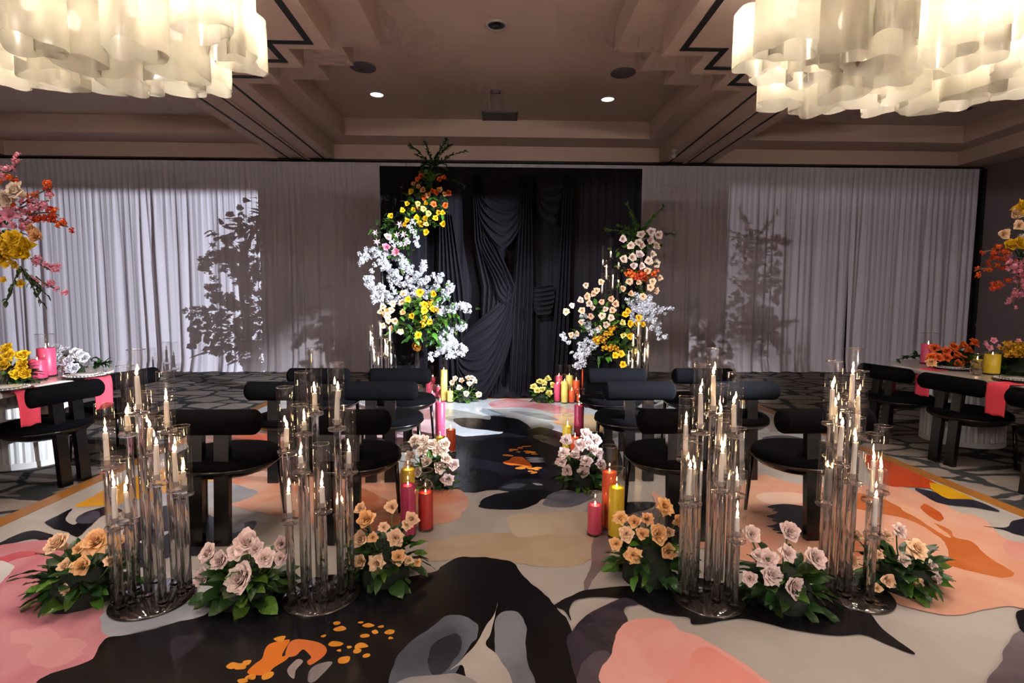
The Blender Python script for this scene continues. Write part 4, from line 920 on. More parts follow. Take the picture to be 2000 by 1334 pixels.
def rose_mesh(seed, openness=1.0, n=24, point=.2, name='rose'):
    r = random.Random(seed); mb = MB()
    for i in range(n):
        t = i / (n - 1); a = i * 2.39996 + r.uniform(-.2, .2)
        tilt = math.radians((2 + 50 * t ** 1.4) * openness + r.uniform(-3, 3)); curl = math.radians((5 + 105 * t ** 1.3) * openness * r.uniform(.6, 1.25))
        ln = .62 + .32 * t + r.uniform(-.03, .03); W = .20 + .30 * t ** .6
        petal(mb, a, .035 + .20 * t, tilt, curl, ln, W, seed * 99 + i, z0=-.27 - .27 * t, point=point * t, ruffle=.008 + .03 * t, maxang=1.9 - .9 * t)
    mb.lathe([(.02, -.85), (.08, -.72), (.17, -.6), (.22, -.5), (.05, -.42)], 8)
    return mb
def daisy_mesh(seed, n, tilt, ln, W, layers=2, name='blossom', point=.5):
    r = random.Random(seed); mb = MB()
    for k in range(layers):
        for i in range(n):
            petal(mb, 2 * PI * (i + .5 * k) / n + r.uniform(-.1, .1), .06, math.radians(tilt - 12 * k + r.uniform(-8, 8)), math.radians(50), ln * (1 - .12 * k), W, seed * 31 + i + 50 * k, z0=0, point=point, nu=4, nv=5, maxang=PI / n * 1.1)
    mb.lathe([(.05, -.12), (.07, 0), (.02, .1)], 6)
    for k in range(4): a = k * 1.57; mb.tube([(0, 0, .05), (.1 * math.cos(a), .1 * math.sin(a), .42)], [.012, .02], 4)
    return mb
def fluff_mesh(seed):
    """a tight cluster of small five-petalled blossoms"""
    r = random.Random(seed); mb = MB()
    for k in range(8):
        d = Vector((r.gauss(0, 1), r.gauss(0, 1), r.gauss(0, 1) + .3)).normalized(); q = Vector((0, 0, 1)).rotation_difference(d)
        m2 = MB()
        for i in range(5): petal(m2, i * 1.2566 + r.random() * .3, .03, math.radians(80), math.radians(-15), .6, .36, seed * 7 + i + k * 9, point=.0, nu=3, nv=3, maxang=.75, ruffle=.05)
        mb.add([q @ Vector(v) + d * .5 for v in m2.v], m2.f)
    mb.lathe([(.02, -.5), (.35, -.36), (.5, 0), (.35, .36), (.02, .5)], 8)
    return mb
ROSE = [rose_mesh(1, .85, 26, .1), rose_mesh(2, 1.0, 28, .15), rose_mesh(3, 1.15, 26, .35), rose_mesh(4, .7, 22, .12)]
FLUFF = [fluff_mesh(k) for k in range(3)]
LILY = daisy_mesh(5, 3, 62, 1.0, .22, 2, point=.9); ORCHID = daisy_mesh(8, 5, 66, .8, .36, 2, point=.2)
CACHE = {}
def fmesh(kind, i, mname):
    k = (kind, i, mname)
    if k not in CACHE:
        src = {'rose': ROSE, 'fluff': FLUFF, 'lily': [LILY], 'orchid': [ORCHID]}[kind]
        CACHE[k] = src[i % len(src)].mesh({'fluff': 'blossom', 'orchid': 'orchid_bloom'}.get(kind, kind), M[mname])
    return CACHE[k]
def leaf_mesh(seed, wide=.30, fold=.25, droop=.5):
    r = random.Random(seed); mb = MB()
    def f(u, v):
        s = 2 * u - 1; wv = wide * math.sin(PI * min(1, .06 + .94 * v) ** .8) ** .8 if v < 1 else 0
        x = s * wv; z = -droop * v * v * .5 + fold * abs(s) * wv + .03 * math.sin(v * 12 + s * 2 + seed)
        return (x, v, z)
    mb.grid(f, 4, 7); return mb
LEAFS = [leaf_mesh(1), leaf_mesh(2, .26, .15, .7), leaf_mesh(3, .36, .3, .3), leaf_mesh(4, .22, .2, .9)]
LM = {m: [l.mesh('leaf', M[m]) for l in LEAFS] for m in ('leaf', 'leaf2')}
def look(d, roll=0.0):
    return Vector((0, 0, 1)).rotation_difference(Vector(d).normalized()) @ Quaternion((0, 0, 1), roll)
def leaf(parent, loc, d, size, rnd, which='leaf', wscale=1.0):
    """leaf growing along direction d"""
    d = Vector(d).normalized(); side = d.cross(Vector((0, 0, 1)))
    if side.length < 1e-3: side = Vector((1, 0, 0))
    side.normalize(); n = side.cross(d); m = Matrix((side, d, n)).transposed().to_quaternion() @ Quaternion((0, 1, 0), rnd.uniform(-.6, .6))
    return obj('leaf', LM[which][rnd.randrange(4)], parent, loc, m, (size * wscale, size, size))
def flower(parent, kind, mname, loc, d, r, rnd, name=None, i=None):
    o = obj(name or {'fluff': 'blossom', 'orchid': 'orchid_bloom'}.get(kind, kind), fmesh(kind, rnd.randrange(4) if i is None else i, mname), parent, loc, look(d, rnd.random() * 6.28), r)
    return o
def bouquet(name, label, cpx, bottom, depth_r, roses, mname, seed, leaves=70, lsize=.085, cat='flower arrangement', h=0.0, rx=None, hgt=None, kinds=None, leafm='leaf', group=None, spread=1.0, Y=None, alt=None):
    """roses: (px, py, r px). The mound's depth comes from where its foot meets the floor."""
    rnd = random.Random(seed)
    p = fl(cpx, bottom, h); Yc = Y if Y else p.y + depth_r * .75
    c = Vector((dp(cpx, bottom, Yc).x, Yc, h)); t = thing(name, label, cat, c, 0, group)
    xs = [q[0] for q in roses]; W = rx or max(.08, px2m(max(xs) - min(xs), Yc) / 2)
    tops = [dp(q[0], q[1], Yc).z - h for q in roses]; Hm = hgt or max(tops)
    MB().lathe([(W * .62, .0), (W * .6, Hm * .25), (W * .36, Hm * .5), (.01, Hm * .6)], 14).build('moss_base', M['moss'], t)
    for k, (x, y, r) in enumerate(roses):
        q = dp(x, y, Yc); zz = (q.z - h) / max(Hm, .01); xx = (q.x - c.x) / max(W, .01)
        f = max(0.0, 1 - .8 * zz * zz - .35 * xx * xx) ** .5
        q = dp(x, y, Yc - depth_r * (f - .25) * .95); v = q - c
        d = Vector((xx * .55 + rnd.uniform(-.25, .25), -.9 + rnd.uniform(-.2, .2), .35 + .45 * zz + rnd.uniform(-.2, .25)))
        mm = mname if not alt or rnd.random() > .25 else alt
        o = flower(t, 'rose', mm, v, d, px2m(r, q.y) * 1.3, rnd)
        root = Vector((v.x * .4, v.y * .4, Hm * .3)); dn = d.normalized(); e = v - dn * px2m(r, q.y) * .6
        MB().tube([root, root.lerp(e, .55) - dn * .01, e], .0035, 6).build('stem', M['stem'], t)
    for k in range(leaves):
        a = rnd.random() * 2 * PI; el = rnd.uniform(-.12, 1.15) ; ce = math.cos(el)
        rr_ = rnd.uniform(.5, .85)
        loc = Vector((W * spread * ce * math.cos(a) * rr_, depth_r * ce * math.sin(a) * rr_, .03 + Hm * .72 * max(0, math.sin(el)) * rr_))
        d = Vector((math.cos(a) * ce, math.sin(a) * ce, math.sin(el) * .8 - .12 + rnd.uniform(-.2, .25)))
        s = lsize * rnd.uniform(.7, 1.25)
        if loc.z + d.normalized().z * s < .012: d.z = max(d.z, (.014 - loc.z) / s + .05)
        leaf(t, loc, d, s, rnd, leafm if rnd.random() < .8 else 'leaf2')
    return t
GF = 'rose mounds among the candelabra'
bouquet('rose_arrangement', 'peach rose mound nearest the pink floor print, beside the outermost candelabrum', 165, 1195, .15, [(112, 1062, 25), (188, 1058, 29), (128, 1105, 17), (160, 1106, 22), (130, 1152, 16), (153, 1072, 13), (215, 1095, 13), (235, 1055, 14)], 'r_peach', 11, 95, .10, rx=.22, hgt=.27, group=GF, alt='r_apricot')
bouquet('rose_arrangement', 'dusty mauve rose mound in front of the last-row chair on the black print edge', 480, 1195, .15, [(407, 1080, 22), (482, 1060, 32), (517, 1090, 22), (430, 1095, 22), (395, 1128, 22), (470, 1130, 36), (462, 1078, 20), (550, 1062, 18), (547, 1090, 17), (500, 1072, 18)], 'r_mauve', 12, 85, .10, rx=.2, hgt=.27, group=GF)
bouquet('rose_arrangement', 'peach rose mound between a candelabrum and the magenta candle', 752, 1152, .15, [(704, 993, 14), (715, 1014, 22), (765, 990, 16), (750, 1030, 12), (804, 1014, 17), (704, 1053, 20), (772, 1051, 19), (704, 1097, 18), (735, 1101, 20), (778, 1088, 17), (798, 1095, 13), (815, 1099, 10), (795, 1025, 12), (728, 1050, 12)], 'r_peach', 13, 95, .09, rx=.2, hgt=.34, group=GF, alt='r_apricot')
bouquet('rose_arrangement', 'peach rose mound in front of the yellow aisle candle', 1262, 1152, .15, [(1212, 1012, 17), (1239, 1019, 17), (1264, 1013, 15), (1299, 989, 20), (1223, 1043, 18), (1255, 1043, 16), (1286, 1043, 23), (1203, 1062, 15), (1236, 1084, 19), (1305, 1077, 19), (1327, 1019, 19), (1307, 1040, 13)], 'r_apricot', 14, 100, .09, rx=.2, hgt=.34, group=GF, alt='r_peach')
bouquet('rose_arrangement', 'dusty mauve rose mound on the long black leaf print between two candelabra', 1530, 1205, .15, [(1468, 1043, 20), (1542, 1038, 23), (1538, 1080, 20), (1499, 1092, 24), (1592, 1090, 26), (1507, 1123, 24), (1464, 1130, 18), (1551, 1147, 26), (1480, 1085, 16)], 'r_mauve', 15, 90, .09, rx=.2, hgt=.3, group=GF)
bouquet('rose_arrangement', 'peach rose mound nearest the orange floor print beside the outermost candelabrum', 1762, 1172, .15, [(1673, 1049, 15), (1732, 1047, 14), (1758, 1036, 17), (1791, 1073, 24), (1765, 1095, 16), (1821, 1108, 17), (1832, 1130, 13), (1734, 1134, 18), (1791, 1140, 17), (1713, 1149, 12), (1660, 1095, 21), (1717, 1084, 10)], 'r_peach', 16, 90, .09, rx=.2, hgt=.26, group=GF, alt='r_mauve')
bouquet('rose_arrangement', 'cream rose mound beside the aisle on the orange-rose arch side', 850, 958, .14, [(c4(x), d4(y), 14) for x, y in ((880, 630), (930, 700), (935, 635), (1080, 660), (1035, 700), (1070, 700), (960, 780), (1050, 820), (1140, 800), (1100, 900), (975, 935), (850, 740), (840, 800), (1090, 760), (1000, 660), (900, 850))], 'r_cream', 17, 70, .08, rx=.16, hgt=.36, group=GF, alt='r_mauve')
bouquet('rose_arrangement', 'dusty mauve rose mound beside the aisle on the cream-rose column side', 1135, 962, .14, [(c5(x), d4(y), 14) for x, y in ((375, 630), (510, 590), (575, 630), (520, 650), (435, 730), (355, 720), (510, 775), (380, 840), (490, 850), (590, 720), (610, 800), (560, 700), (470, 660), (340, 780))], 'r_mauve', 18, 75, .085, rx=.17, hgt=.36, group=GF)
bouquet('rose_arrangement', 'small pale peach rose mound at the foot of the black drape', 906, 778, .14, [(c6(x), d6(y), 7) for x, y in ((930, 1065), (985, 1082), (905, 1100), (965, 1145), (1055, 1112), (1040, 1062), (1075, 1060), (1100, 1090), (1025, 1197), (1135, 1203))], 'r_cream', 19, 70, .075, rx=.2, hgt=.25, group=GF, leafm='leaf2', alt='r_peach', Y=7.18)
bouquet('rose_arrangement', 'small lemon yellow rose mound at the foot of the black drape', 1060, 784, .13, [(c5(x), d4(y), 8) for x, y in ((150, 265), (190, 230), (245, 210), (215, 235), (210, 285), (255, 310), (280, 255), (175, 290))], 'r_lemon', 20, 65, .075, rx=.17, hgt=.24, group=GF, leafm='leaf2', Y=7.16)

# --- sprays and branches
def sprig(parent, pts, seed, n=34, size=.045, mname='leaf'):
    rnd = random.Random(seed); P = [Vector(p) for p in pts]
    st = MB().tube(smooth3(P), .004, 5).build('sprig', M['sprig'], parent)
    S = smooth3(P, 10)
    for k in range(n):
        i = rnd.randrange(2, len(S)); d = (S[i] - S[i - 1]).normalized() + Vector((rnd.uniform(-1, 1), rnd.uniform(-1, .6), rnd.uniform(-.6, .8))) * .8
        leaf(st, S[i], d, size * rnd.uniform(.7, 1.3), rnd, mname, .75)
def smooth3(P, k=4):
    out = []; n = len(P)
    for i in range(n - 1):
        a, b, c, d = P[max(i - 1, 0)], P[i], P[i + 1], P[min(i + 2, n - 1)]
        for j in range(k):
            t = j / k; out.append(.5 * (2 * b + (c - a) * t + (2 * a - 5 * b + 4 * c - d) * t * t + (3 * b - a - 3 * c + d) * t ** 3))
    out.append(P[-1]); return out
def blossom_branch(parent, base, px_pts, Y, seed, mname='r_white', per=.0165, r=.036, spread=.03, dY=.0):
    """px_pts traced along the branch; depth drifts by dY towards the tip"""
    rnd = random.Random(seed); n = len(px_pts); P = [dp(x, y, Y + dY * k / max(1, n - 1)) - base for k, (x, y) in enumerate(px_pts)]
    S = smooth3(P, 12); br = MB().tube(smooth3(P, 3), .005, 5).build('blossom_branch', M['bark'], parent)
    L = sum((S[i + 1] - S[i]).length for i in range(len(S) - 1)); m = max(3, int(L / per))
    for k in range(m):
        q = S[min(len(S) - 1, int((k + .5) / m * len(S)))]
        off = Vector((rnd.gauss(0, spread), rnd.gauss(0, spread), rnd.gauss(0, spread)))
        flower(br, 'fluff', mname, q + off, off + Vector((0, -.03, .01)), r * rnd.uniform(.8, 1.25), rnd, 'blossom')
def leaf_cloud(parent, base, pts, Y, n, seed, size=.075, rad=.12, mname='leaf2', dy=.12):
    rnd = random.Random(seed)
    for k in range(n):
        x, y = pts[rnd.randrange(len(pts))]; q = dp(x, y, Y) - base
        o = Vector((rnd.gauss(0, rad * .5), rnd.uniform(-dy, dy * .6), rnd.gauss(0, rad * .5)))
        d = Vector((o.x * 4 + rnd.uniform(-.6, .6), -.5 + rnd.uniform(-.5, .4), rnd.uniform(-.7, .7)))
        leaf(parent, q + o, d, size * rnd.uniform(.7, 1.3), rnd, mname if rnd.random() < .65 else 'leaf', .9)
def roses_at(parent, base, lst, Y, mname, r, seed, jy=.05, kind='rose', front=.17, alt=None):
    rnd = random.Random(seed)
    for x, y in lst:
        q = dp(x, y, Y - front + rnd.uniform(-jy, jy)) - base
        d = Vector((rnd.uniform(-.45, .45), -1, rnd.uniform(-.15, .45)))
        flower(parent, kind, alt if alt and rnd.random() < .3 else mname, q, d, r * 1.28 * rnd.uniform(.88, 1.12), rnd, None, rnd.choice((0, 0, 3, 3, 1)))
def A(l): return [(680 + x / 4.766, 260 + y / 4.766) for x, y in l]
def B(l): return [(680 + x / 4.447, 500 + y / 4.447) for x, y in l]
def D(l): return [(1020 + x / 3.51, 380 + y / 3.51) for x, y in l]

# --- tall arch of orange, yellow and pink flowers
YA = 7.28; b0 = Vector((dp(775, 780, YA).x, YA, 0))
T = thing('floral_arch', 'tall leaning flower arch of orange, yellow and pink blooms beside the black drape', 'flower arrangement', b0)
sp = [dp(x, y, YA + .06) - b0 for x, y in ((772, 700), (752, 600), (748, 510), (775, 440), (815, 400), (850, 340))]
MB().box((0, 0, .012), (.30, .26, .024)).build('stand_base', M['black'], T)
MB().tube([Vector((0, .06, .02))] + smooth3(sp, 5), .022, 8).build('stand_pole', M['black'], T)
roses_at(T, b0, A(((645, 430), (608, 472), (655, 498), (697, 530), (780, 542), (852, 528), (852, 428), (892, 412), (900, 570), (935, 558), (745, 580), (705, 598), (795, 663), (905, 673), (657, 695), (680, 400), (820, 550))), YA, 'r_orange', .046, 31, alt='r_apricot')
roses_at(T, b0, A(((587, 545), (550, 657), (505, 717), (607, 715), (727, 650), (395, 770), (545, 815), (635, 785), (718, 795), (840, 740), (877, 742), (812, 790), (685, 850), (662, 830), (527, 852), (885, 848), (727, 922))), YA, 'r_yellow', .047, 32)
roses_at(T, b0, A(((648, 657), (700, 705), (748, 747), (725, 850))), YA, 'r_lemon', .045, 33)
roses_at(T, b0, A(((485, 862), (258, 930), (460, 945), (525, 950), (270, 1015), (545, 1035))), YA, 'r_lily', .042, 34, kind='lily')
roses_at(T, b0, A(((355, 1062), (445, 1105))), YA, 'r_pink', .062, 35); roses_at(T, b0, A(((370, 968),)), YA, 'r_mauve', .062, 36)
roses_at(T, b0, A(((600, 830), (605, 925), (635, 970), (555, 1000), (630, 1025), (410, 1010), (430, 1040), (570, 880), (645, 1040), (480, 1030))), YA, 'r_white', .034, 37, kind='fluff')
leaf_cloud(T, b0, A(((730, 400), (735, 460), (680, 560), (840, 620), (600, 590), (560, 750), (640, 720), (780, 840), (430, 860), (380, 830), (470, 1000), (330, 900), (660, 900), (500, 1080), (490, 1150), (700, 620), (850, 700), (300, 980), (590, 800), (750, 700), (560, 900))), YA, 260, 38, .105, .13)
bp_ = dp(*A(((790, 330),))[0], YA) - b0
for k, (tx, ty) in enumerate(((580, 120), (715, 90), (915, 75), (1080, 170), (945, 120), (650, 210), (860, 160), (690, 300), (900, 290), (1085, 488))):
    q = dp(*A(((tx, ty),))[0], YA + .02) - b0; s_ = bp_ if k < 9 else dp(*A(((860, 440),))[0], YA) - b0
    sprig(T, [s_, s_.lerp(q, .5) + Vector((0, -.04, .03)), q], 40 + k, 46 if k < 5 else 30, .052)
for k, pts in enumerate((((780, 505), (745, 490), (715, 497), (705, 515)), ((770, 560), (760, 530), (745, 500), (728, 490)), ((770, 575), (735, 570), (722, 555), (718, 538)), ((790, 590), (800, 550), (795, 520), (790, 512)), ((800, 560), (815, 535), (828, 516)), ((820, 580), (850, 560), (860, 535)), ((850, 595), (872, 575), (880, 558)), ((780, 592), (755, 575), (735, 560)), ((775, 540), (755, 520), (740, 512)), ((790, 575), (778, 545), (768, 530)), ((800, 590), (820, 560), (835, 545)))):
    blossom_branch(T, b0, pts, YA, 60 + k, dY=-.12)

# --- gold ball vase with yellow and peach roses and white blossom
YV = 6.95; b1 = Vector((dp(816, 780, YV).x, YV, 0)); zg = dp(816, 676, YV).z
T = thing('floral_vase', 'gold ball vase on a clear cone foot with yellow and peach roses', 'flower arrangement', b1)
MB().lathe([(.0005, -.075), (.035, -.068), (.062, -.042), (.075, 0), (.062, .042), (.035, .068), (.03, .09), (.05, .11)], 28, (0, 0, zg), False).build('gold_ball', M['gold'], T)
MB().lathe([(.085, .03), (.09, .04), (.022, zg - .07), (.03, zg - .065)], 24, (0, 0, 0), False).build('cone_foot', M['glass'], T)
MB().lathe([(.11, .003), (.11, .02), (.085, .032)], 24).build('foot_disc', M['crystal'], T)
roses_at(T, b1, B(((622, 317), (743, 330), (517, 377), (660, 420), (660, 472), (733, 458), (555, 520), (708, 573), (607, 687))), YV, 'r_yellow', .056, 71, front=.22)
roses_at(T, b1, B(((475, 330), (385, 412), (460, 405), (475, 488), (280, 485), (330, 478), (340, 520), (375, 470), (405, 565), (300, 605), (370, 630), (455, 655), (320, 505), (300, 440), (345, 560))), YV, 'r_peach', .05, 72, alt='r_apricot', front=.17)
roses_at(T, b1, B(((670, 545), (690, 440), (760, 470), (650, 590), (720, 400))), YV, 'r_gold', .035, 73, kind='fluff')
leaf_cloud(T, b1, B(((580, 440), (640, 370), (800, 330), (620, 520), (600, 560), (540, 590), (500, 600), (690, 520), (720, 640), (750, 690), (790, 600), (640, 620), (880, 520), (930, 560), (430, 540), (700, 380), (830, 430), (570, 640), (510, 650), (820, 640))), YV, 260, 74, .11, .15, dy=.16)
for k, pts in enumerate((((850, 622), (880, 600), (905, 598), (915, 606)), ((855, 625), (870, 645), (875, 670), (860, 690), (842, 692)), ((878, 652), (895, 640), (910, 634)), ((880, 655), (888, 672), (905, 684), (885, 693)), ((860, 615), (875, 605), (890, 595)), ((762, 588), (742, 583), (728, 586)), ((850, 600), (868, 575), (882, 560)), ((862, 650), (868, 672), (880, 690)))):
    blossom_branch(T, b1, pts, YV, 80 + k, dY=-.1)

# --- tall column of cream and peach roses
YR = 7.1; b2 = Vector((dp(1255, 780, YR).x, YR, 0))
T = thing('floral_column', 'tall flower column of cream and peach roses above white blossom', 'flower arrangement', b2)
MB().box((0, 0, .012), (.30, .26, .024)).build('stand_base', M['black'], T)
MB().tube([(0, .05, .02), (0, .05, dp(1252, 470, YR).z)], .025, 8).build('stand_pole', M['black'], T)
roses_at(T, b2, D(((815, 275), (885, 255), (935, 278), (745, 350), (818, 348), (880, 312), (690, 305), (920, 352), (800, 330), (695, 443), (755, 432), (805, 412), (895, 410), (868, 455), (918, 473), (765, 490), (820, 490))), YR, 'r_cream', .064, 101, alt='r_mauve')
roses_at(T, b2, D(((860, 525), (735, 597), (797, 602), (895, 597), (945, 572), (880, 637), (917, 660), (745, 680), (830, 700), (690, 645))), YR, 'r_peach', .052, 102)
roses_at(T, b2, D(((770, 545), (730, 538), (820, 545), (850, 575), (800, 570), (910, 535), (755, 560), (840, 545))), YR, 'r_rust', .045, 103, kind='fluff')
leaf_cloud(T, b2, D(((700, 380), (770, 270), (840, 380), (700, 570), (690, 720), (780, 380), (850, 320), (720, 500), (800, 640), (870, 500), (740, 300))), YR, 150, 104, .09, .14)
bb = dp(*D(((790, 300),))[0], YR) - b2
for k, (tx, ty) in enumerate(((720, 70), (745, 130), (970, 80), (900, 150), (585, 240), (660, 210), (1050, 270), (770, 190))):
    q = dp(*D(((tx, ty),))[0], YR) - b2; sprig(T, [bb, bb.lerp(q, .5) + Vector((0, -.05, .02)), q], 110 + k, 44, .05, 'leaf2' if k < 6 else 'leaf')
for k, pts in enumerate((((730, 740), (800, 715), (860, 730), (900, 760)), ((740, 800), (800, 770), (870, 790), (930, 790)), ((860, 770), (930, 790), (1000, 800)), ((800, 830), (880, 850), (920, 920), (965, 995)), ((740, 760), (800, 800), (860, 820)), ((820, 740), (880, 800), (910, 870)), ((760, 840), (830, 850), (890, 890)), ((780, 720), (840, 760), (890, 770)))):
    blossom_branch(T, b2, D(pts), YR - .05, 120 + k, dY=-.12, per=.018)

# --- low arrangement of blush roses, yellow roses and white blossom
YQ = 6.85; b3 = Vector((dp(1170, 780, YQ).x, YQ, 0))
T = thing('floral_arrangement', 'spreading arrangement of blush and yellow roses with white blossom on a black stand', 'flower arrangement', b3)
zt = dp(1190, 700, YQ).z
MB().box((.0, .0, zt / 2 - .02), (.40, .22, zt - .04)).build('black_stand', M['velvet'], T)
MB().lathe([(.02, -.12), (.12, -.05), (.13, .02), (.08, .1)], 20, (.0, 0, zt + .1)).build('bowl', M['velvet'], T)
roses_at(T, b3, D(((435, 622), (490, 680), (445, 698), (400, 725), (460, 748), (480, 775), (340, 760), (300, 803), (410, 795), (545, 735), (570, 787), (610, 715), (640, 750), (620, 795), (548, 832), (610, 845), (470, 835), (405, 875), (575, 893), (527, 920), (335, 962), (372, 955), (542, 600), (510, 660))), YQ, 'r_peach', .05, 131, alt='r_cream')
roses_at(T, b3, D(((705, 823), (690, 880), (740, 885), (790, 885), (800, 845), (725, 800), (695, 968), (740, 972), (640, 1103), (680, 1092), (692, 1165), (770, 1075), (825, 890))), YQ, 'r_yellow', .05, 132, alt='r_lemon')
roses_at(T, b3, D(((610, 940), (560, 1000), (500, 990), (600, 1050), (580, 960), (540, 980), (620, 1050), (560, 1050), (640, 1060), (520, 1000), (600, 920), (630, 915))), YQ, 'r_gold', .038, 133, kind='fluff')
leaf_cloud(T, b3, D(((520, 760), (500, 880), (640, 960), (620, 1000), (540, 1090), (560, 1120), (680, 1030), (620, 900), (440, 940), (580, 860), (510, 820), (680, 1000), (700, 1040), (530, 1100))), YQ, 180, 134, .10, .14)
for k, pts in enumerate((((430, 900), (470, 920), (505, 950)), ((500, 1010), (440, 1030), (400, 1090), (360, 1120)), ((480, 1030), (430, 1080), (400, 1140), (400, 1185)), ((400, 1010), (450, 1040), (500, 1060)), ((290, 985), (320, 990), (350, 985)), ((410, 830), (420, 850)), ((520, 990), (560, 1000)))):
    blossom_branch(T, b3, D(pts), YQ - .05, 140 + k, dY=-.08, per=.02)

# --- table flowers
def tbl(name, label, cpx, bottom, roses, m_, seed, **k): return bouquet(name, label, cpx, bottom, k.pop('dr', .16), roses, m_, seed, h=TT, **k)
tbl('rose_arrangement', 'yellow rose arrangement with dark leaves on the table beside pink candles', 20, 752, [(x / 3.51, 620 + y / 3.51, 14) for x, y in ((55, 265), (50, 215), (155, 258), (25, 330), (150, 330), (115, 390), (175, 385), (-30, 250), (-20, 340))], 'r_yellow', 151, leaves=80, lsize=.09, rx=.22, hgt=.2)
tbl('rose_arrangement', 'white rose arrangement on the table behind the pink candles', 138, 733, [(x / 3.51, 620 + y / 3.51, 12) for x, y in ((380, 215), (440, 230), (465, 300), (425, 365), (505, 350), (545, 260), (395, 260), (575, 280), (520, 240), (480, 350), (415, 300))], 'r_white', 152, leaves=16, lsize=.06, rx=.17, hgt=.18)
t = thing('foliage_garland', 'trailing leafy sprig on the table beside the white roses', 'foliage', fl(200, 722, TT))
for k, (x, y) in enumerate(((178, 702), (205, 712), (218, 712), (190, 708))):
    q = fl(x, y, TT + .04) - t.location; sprig(t, [Vector((-.15, .1, .02)), Vector((-.05, .05, .05)), Vector((q.x, q.y, .03 + .02 * k))], 160 + k, 12, .06)
tbl('rose_arrangement', 'orange rose arrangement with leaves on the table beside a pink candle', 1862, 722, [(1600 + x / 3.51, 620 + y / 3.51, 11) for x, y in ((925, 200), (990, 190), (1025, 222), (1065, 170), (945, 255), (870, 230), (815, 275), (950, 318), (1000, 292), (770, 305), (790, 210), (875, 275), (770, 270))], 'r_orange', 153, leaves=100, lsize=.075, rx=.22, hgt=.22, alt='r_apricot')
t = thing('foliage_garland', 'trailing leafy sprig on the table end behind the roll-back chair', 'foliage', fl(1780, 705, TT))
for k, (x, y) in enumerate(((1752, 702), (1765, 698), (1790, 696), (1800, 700))):
    q = fl(x, y, TT + .05) - t.location; sprig(t, [Vector((.25, -.05, .02)), Vector((.1, 0, .05)), Vector((q.x, q.y, .05 + .01 * k))], 170 + k, 12, .06)
t = tbl('flower_arrangement', 'dark leafy arrangement with small yellow blossoms at the frame edge', 1990, 735, [(1955, 680, 5)], 'r_gold', 154, leaves=110, lsize=.08, rx=.24, hgt=.24)
roses_at(t, t.location, [(1965 + 9 * (k % 5), 672 + 7 * (k // 5)) for k in range(20)], t.location.y, 'r_gold', .022, 155, kind='fluff', front=.14)
t = thing('orchid_stems', 'pale pink orchid blooms standing between the orange roses and yellow blossom', 'flower arrangement', fl(1932, 722, TT))
for k, (x, y) in enumerate(((1920, 672), (1938, 666), (1945, 678), (1930, 680), (1968, 672), (1985, 668), (1996, 672))):
    q = dp(x, y, t.location.y) - t.location; MB().tube([(0, 0, 0), (q.x * .4, q.y * .4, q.z * .7), q], .003, 5).build('stem', M['stem'], t)
    flower(t, 'orchid', 'r_pink', q, (random.Random(k).uniform(-.4, .4), -1, .3), .055, random.Random(k + 3))
MB().lathe([(.03, 0), (.035, .01), (.03, .08), (.036, .12)], 16, closed_ends=False).build('bud_vase', M['glass'], t)

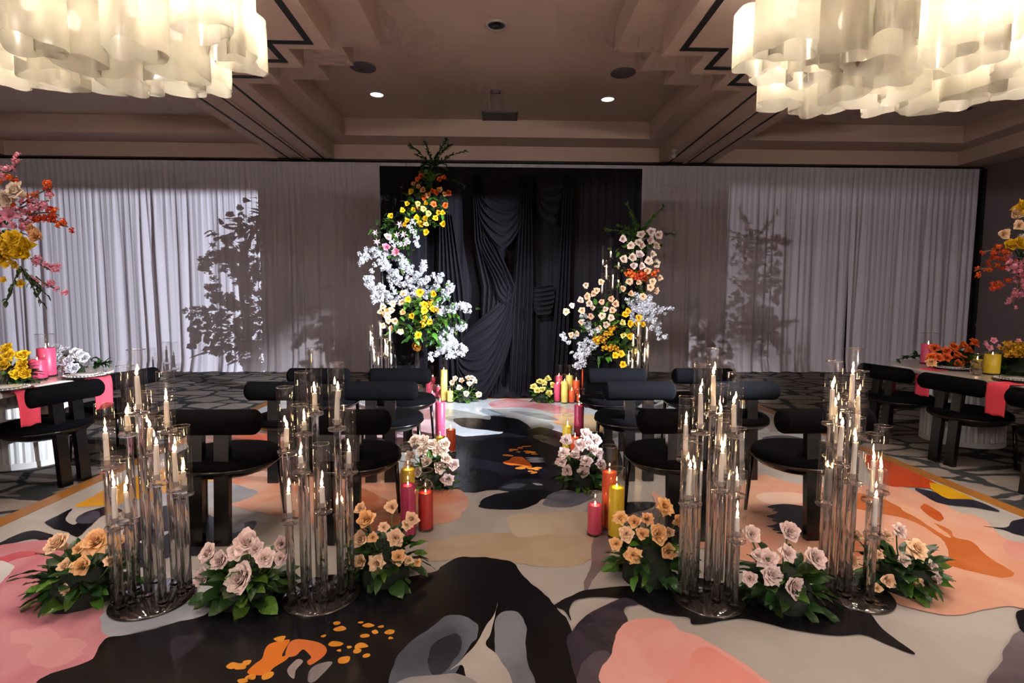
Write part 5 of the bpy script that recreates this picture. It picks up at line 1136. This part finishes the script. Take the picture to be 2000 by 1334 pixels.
# --- raised arrangements at both frame edges
def raised(label, cx, cy, Y, tilt, seed, specs, branches, polex):
    b = Vector((dp(polex, cy, Y).x, Y, TT)); t = thing('raised_flower_arrangement', label, 'flower arrangement', b)
    z = dp(cx, cy, Y).z - TT
    MB().lathe([(.13, 0), (.13, .012), (.02, .02)], 24).build('stand_base', M['gold'], t)
    MB().tube([(0, 0, .01), (0, 0, z)], .011, 10).build('stand_pole', M['gold'], t)
    MB().lathe([(.02, -.1), (.1, -.04), (.13, .05), (.10, .1)], 18, (0, 0, z)).build('bowl', M['gold'], t)
    for kind, mname, r, lst in specs: roses_at(t, b, lst, Y, mname, r, seed, .08, kind, .08); seed += 1
    for k, (mname, pts) in enumerate(branches): blossom_branch(t, b, pts, Y - .05, seed * 7 + k, mname, .02, .02, .02, -.05)
    return t, b
t, b = raised('raised arrangement of pink, orange and yellow flowers at the frame edge before the lit drape', 20, 450, 3.5, 0, 201, [
    ('rose', 'r_cream', .065, [(14, 388), (-8, 395), (30, 372), (-20, 380)]), ('lily', 'r_pink', .075, [(5, 440), (-15, 430), (25, 425)]),
    ('rose', 'r_yellow', .062, [(25, 465), (52, 478), (18, 482), (-8, 470), (0, 500), (38, 492)]),
    ('rose', 'r_apricot', .05, [(62, 447), (70, 462)]),
    ('orchid', 'r_yellow', .035, [(20, 500), (38, 500), (55, 505), (15, 520), (35, 520), (5, 512), (45, 528), (12, 548), (42, 555), (-5, 540), (28, 510), (60, 498)])],
    [('r_pink', ((0, 335), (20, 335), (42, 312))), ('r_pink', ((25, 415), (55, 400), (95, 392))), ('r_rust', ((40, 400), (75, 378), (104, 366))), ('r_rust', ((50, 420), (90, 415), (115, 420))), ('r_rust', ((60, 425), (100, 432), (132, 443))), ('r_rust', ((5, 350), (20, 350), (32, 345))),
     ('r_pink', ((45, 435), (60, 420), (85, 400))), ('r_pink', ((60, 505), (85, 520), (105, 530))), ('r_pink', ((70, 540), (90, 555), (112, 565))), ('r_pink', ((30, 420), (45, 430), (55, 455)))], -90)
for k, (x, y) in enumerate(((82, 592), (75, 560), (90, 575), (12, 588))): sprig(t, [dp(40, 520, 3.45) - b, dp((40 + x) / 2, (520 + y) / 2, 3.4) - b, dp(x, y, 3.42) - b], 210 + k, 14, .04)
leaf_cloud(t, b, [(0, 420), (10, 470), (-10, 500), (20, 440)], 3.55, 40, 220, .07, .1, 'leaf')
t, b = raised('raised arrangement of yellow roses and hanging pink blossom before the dark wall', 2040, 470, 4.2, 0, 231, [
    ('rose', 'r_yellow', .062, [(1993, 403), (1975, 478), (2005, 480), (2012, 410), (1990, 474)]), ('rose', 'r_peach', .05, [(1960, 457), (1985, 418), (1990, 440)]), ('fluff', 'r_pink', .04, [(1970, 510), (1980, 520), (1992, 530)])],
    [('r_pink', ((2000, 520), (1990, 550), (1980, 580), (1978, 600))), ('r_pink', ((1985, 520), (1992, 560), (1985, 590))), ('r_pink', ((1998, 510), (2005, 560), (1998, 580))), ('r_rust', ((1965, 495), (1945, 488), (1922, 492))), ('r_rust', ((1960, 505), (1940, 508))), ('r_rust', ((1970, 520), (1940, 520), (1905, 528))), ('r_rust', ((1975, 545), (1950, 556), (1930, 564))), ('r_white', ((2010, 440), (2000, 470), (2004, 500)))], 2062)
leaf_cloud(t, b, [(1990, 450), (2005, 500), (1985, 500)], 4.25, 30, 240, .06, .08, 'leaf')
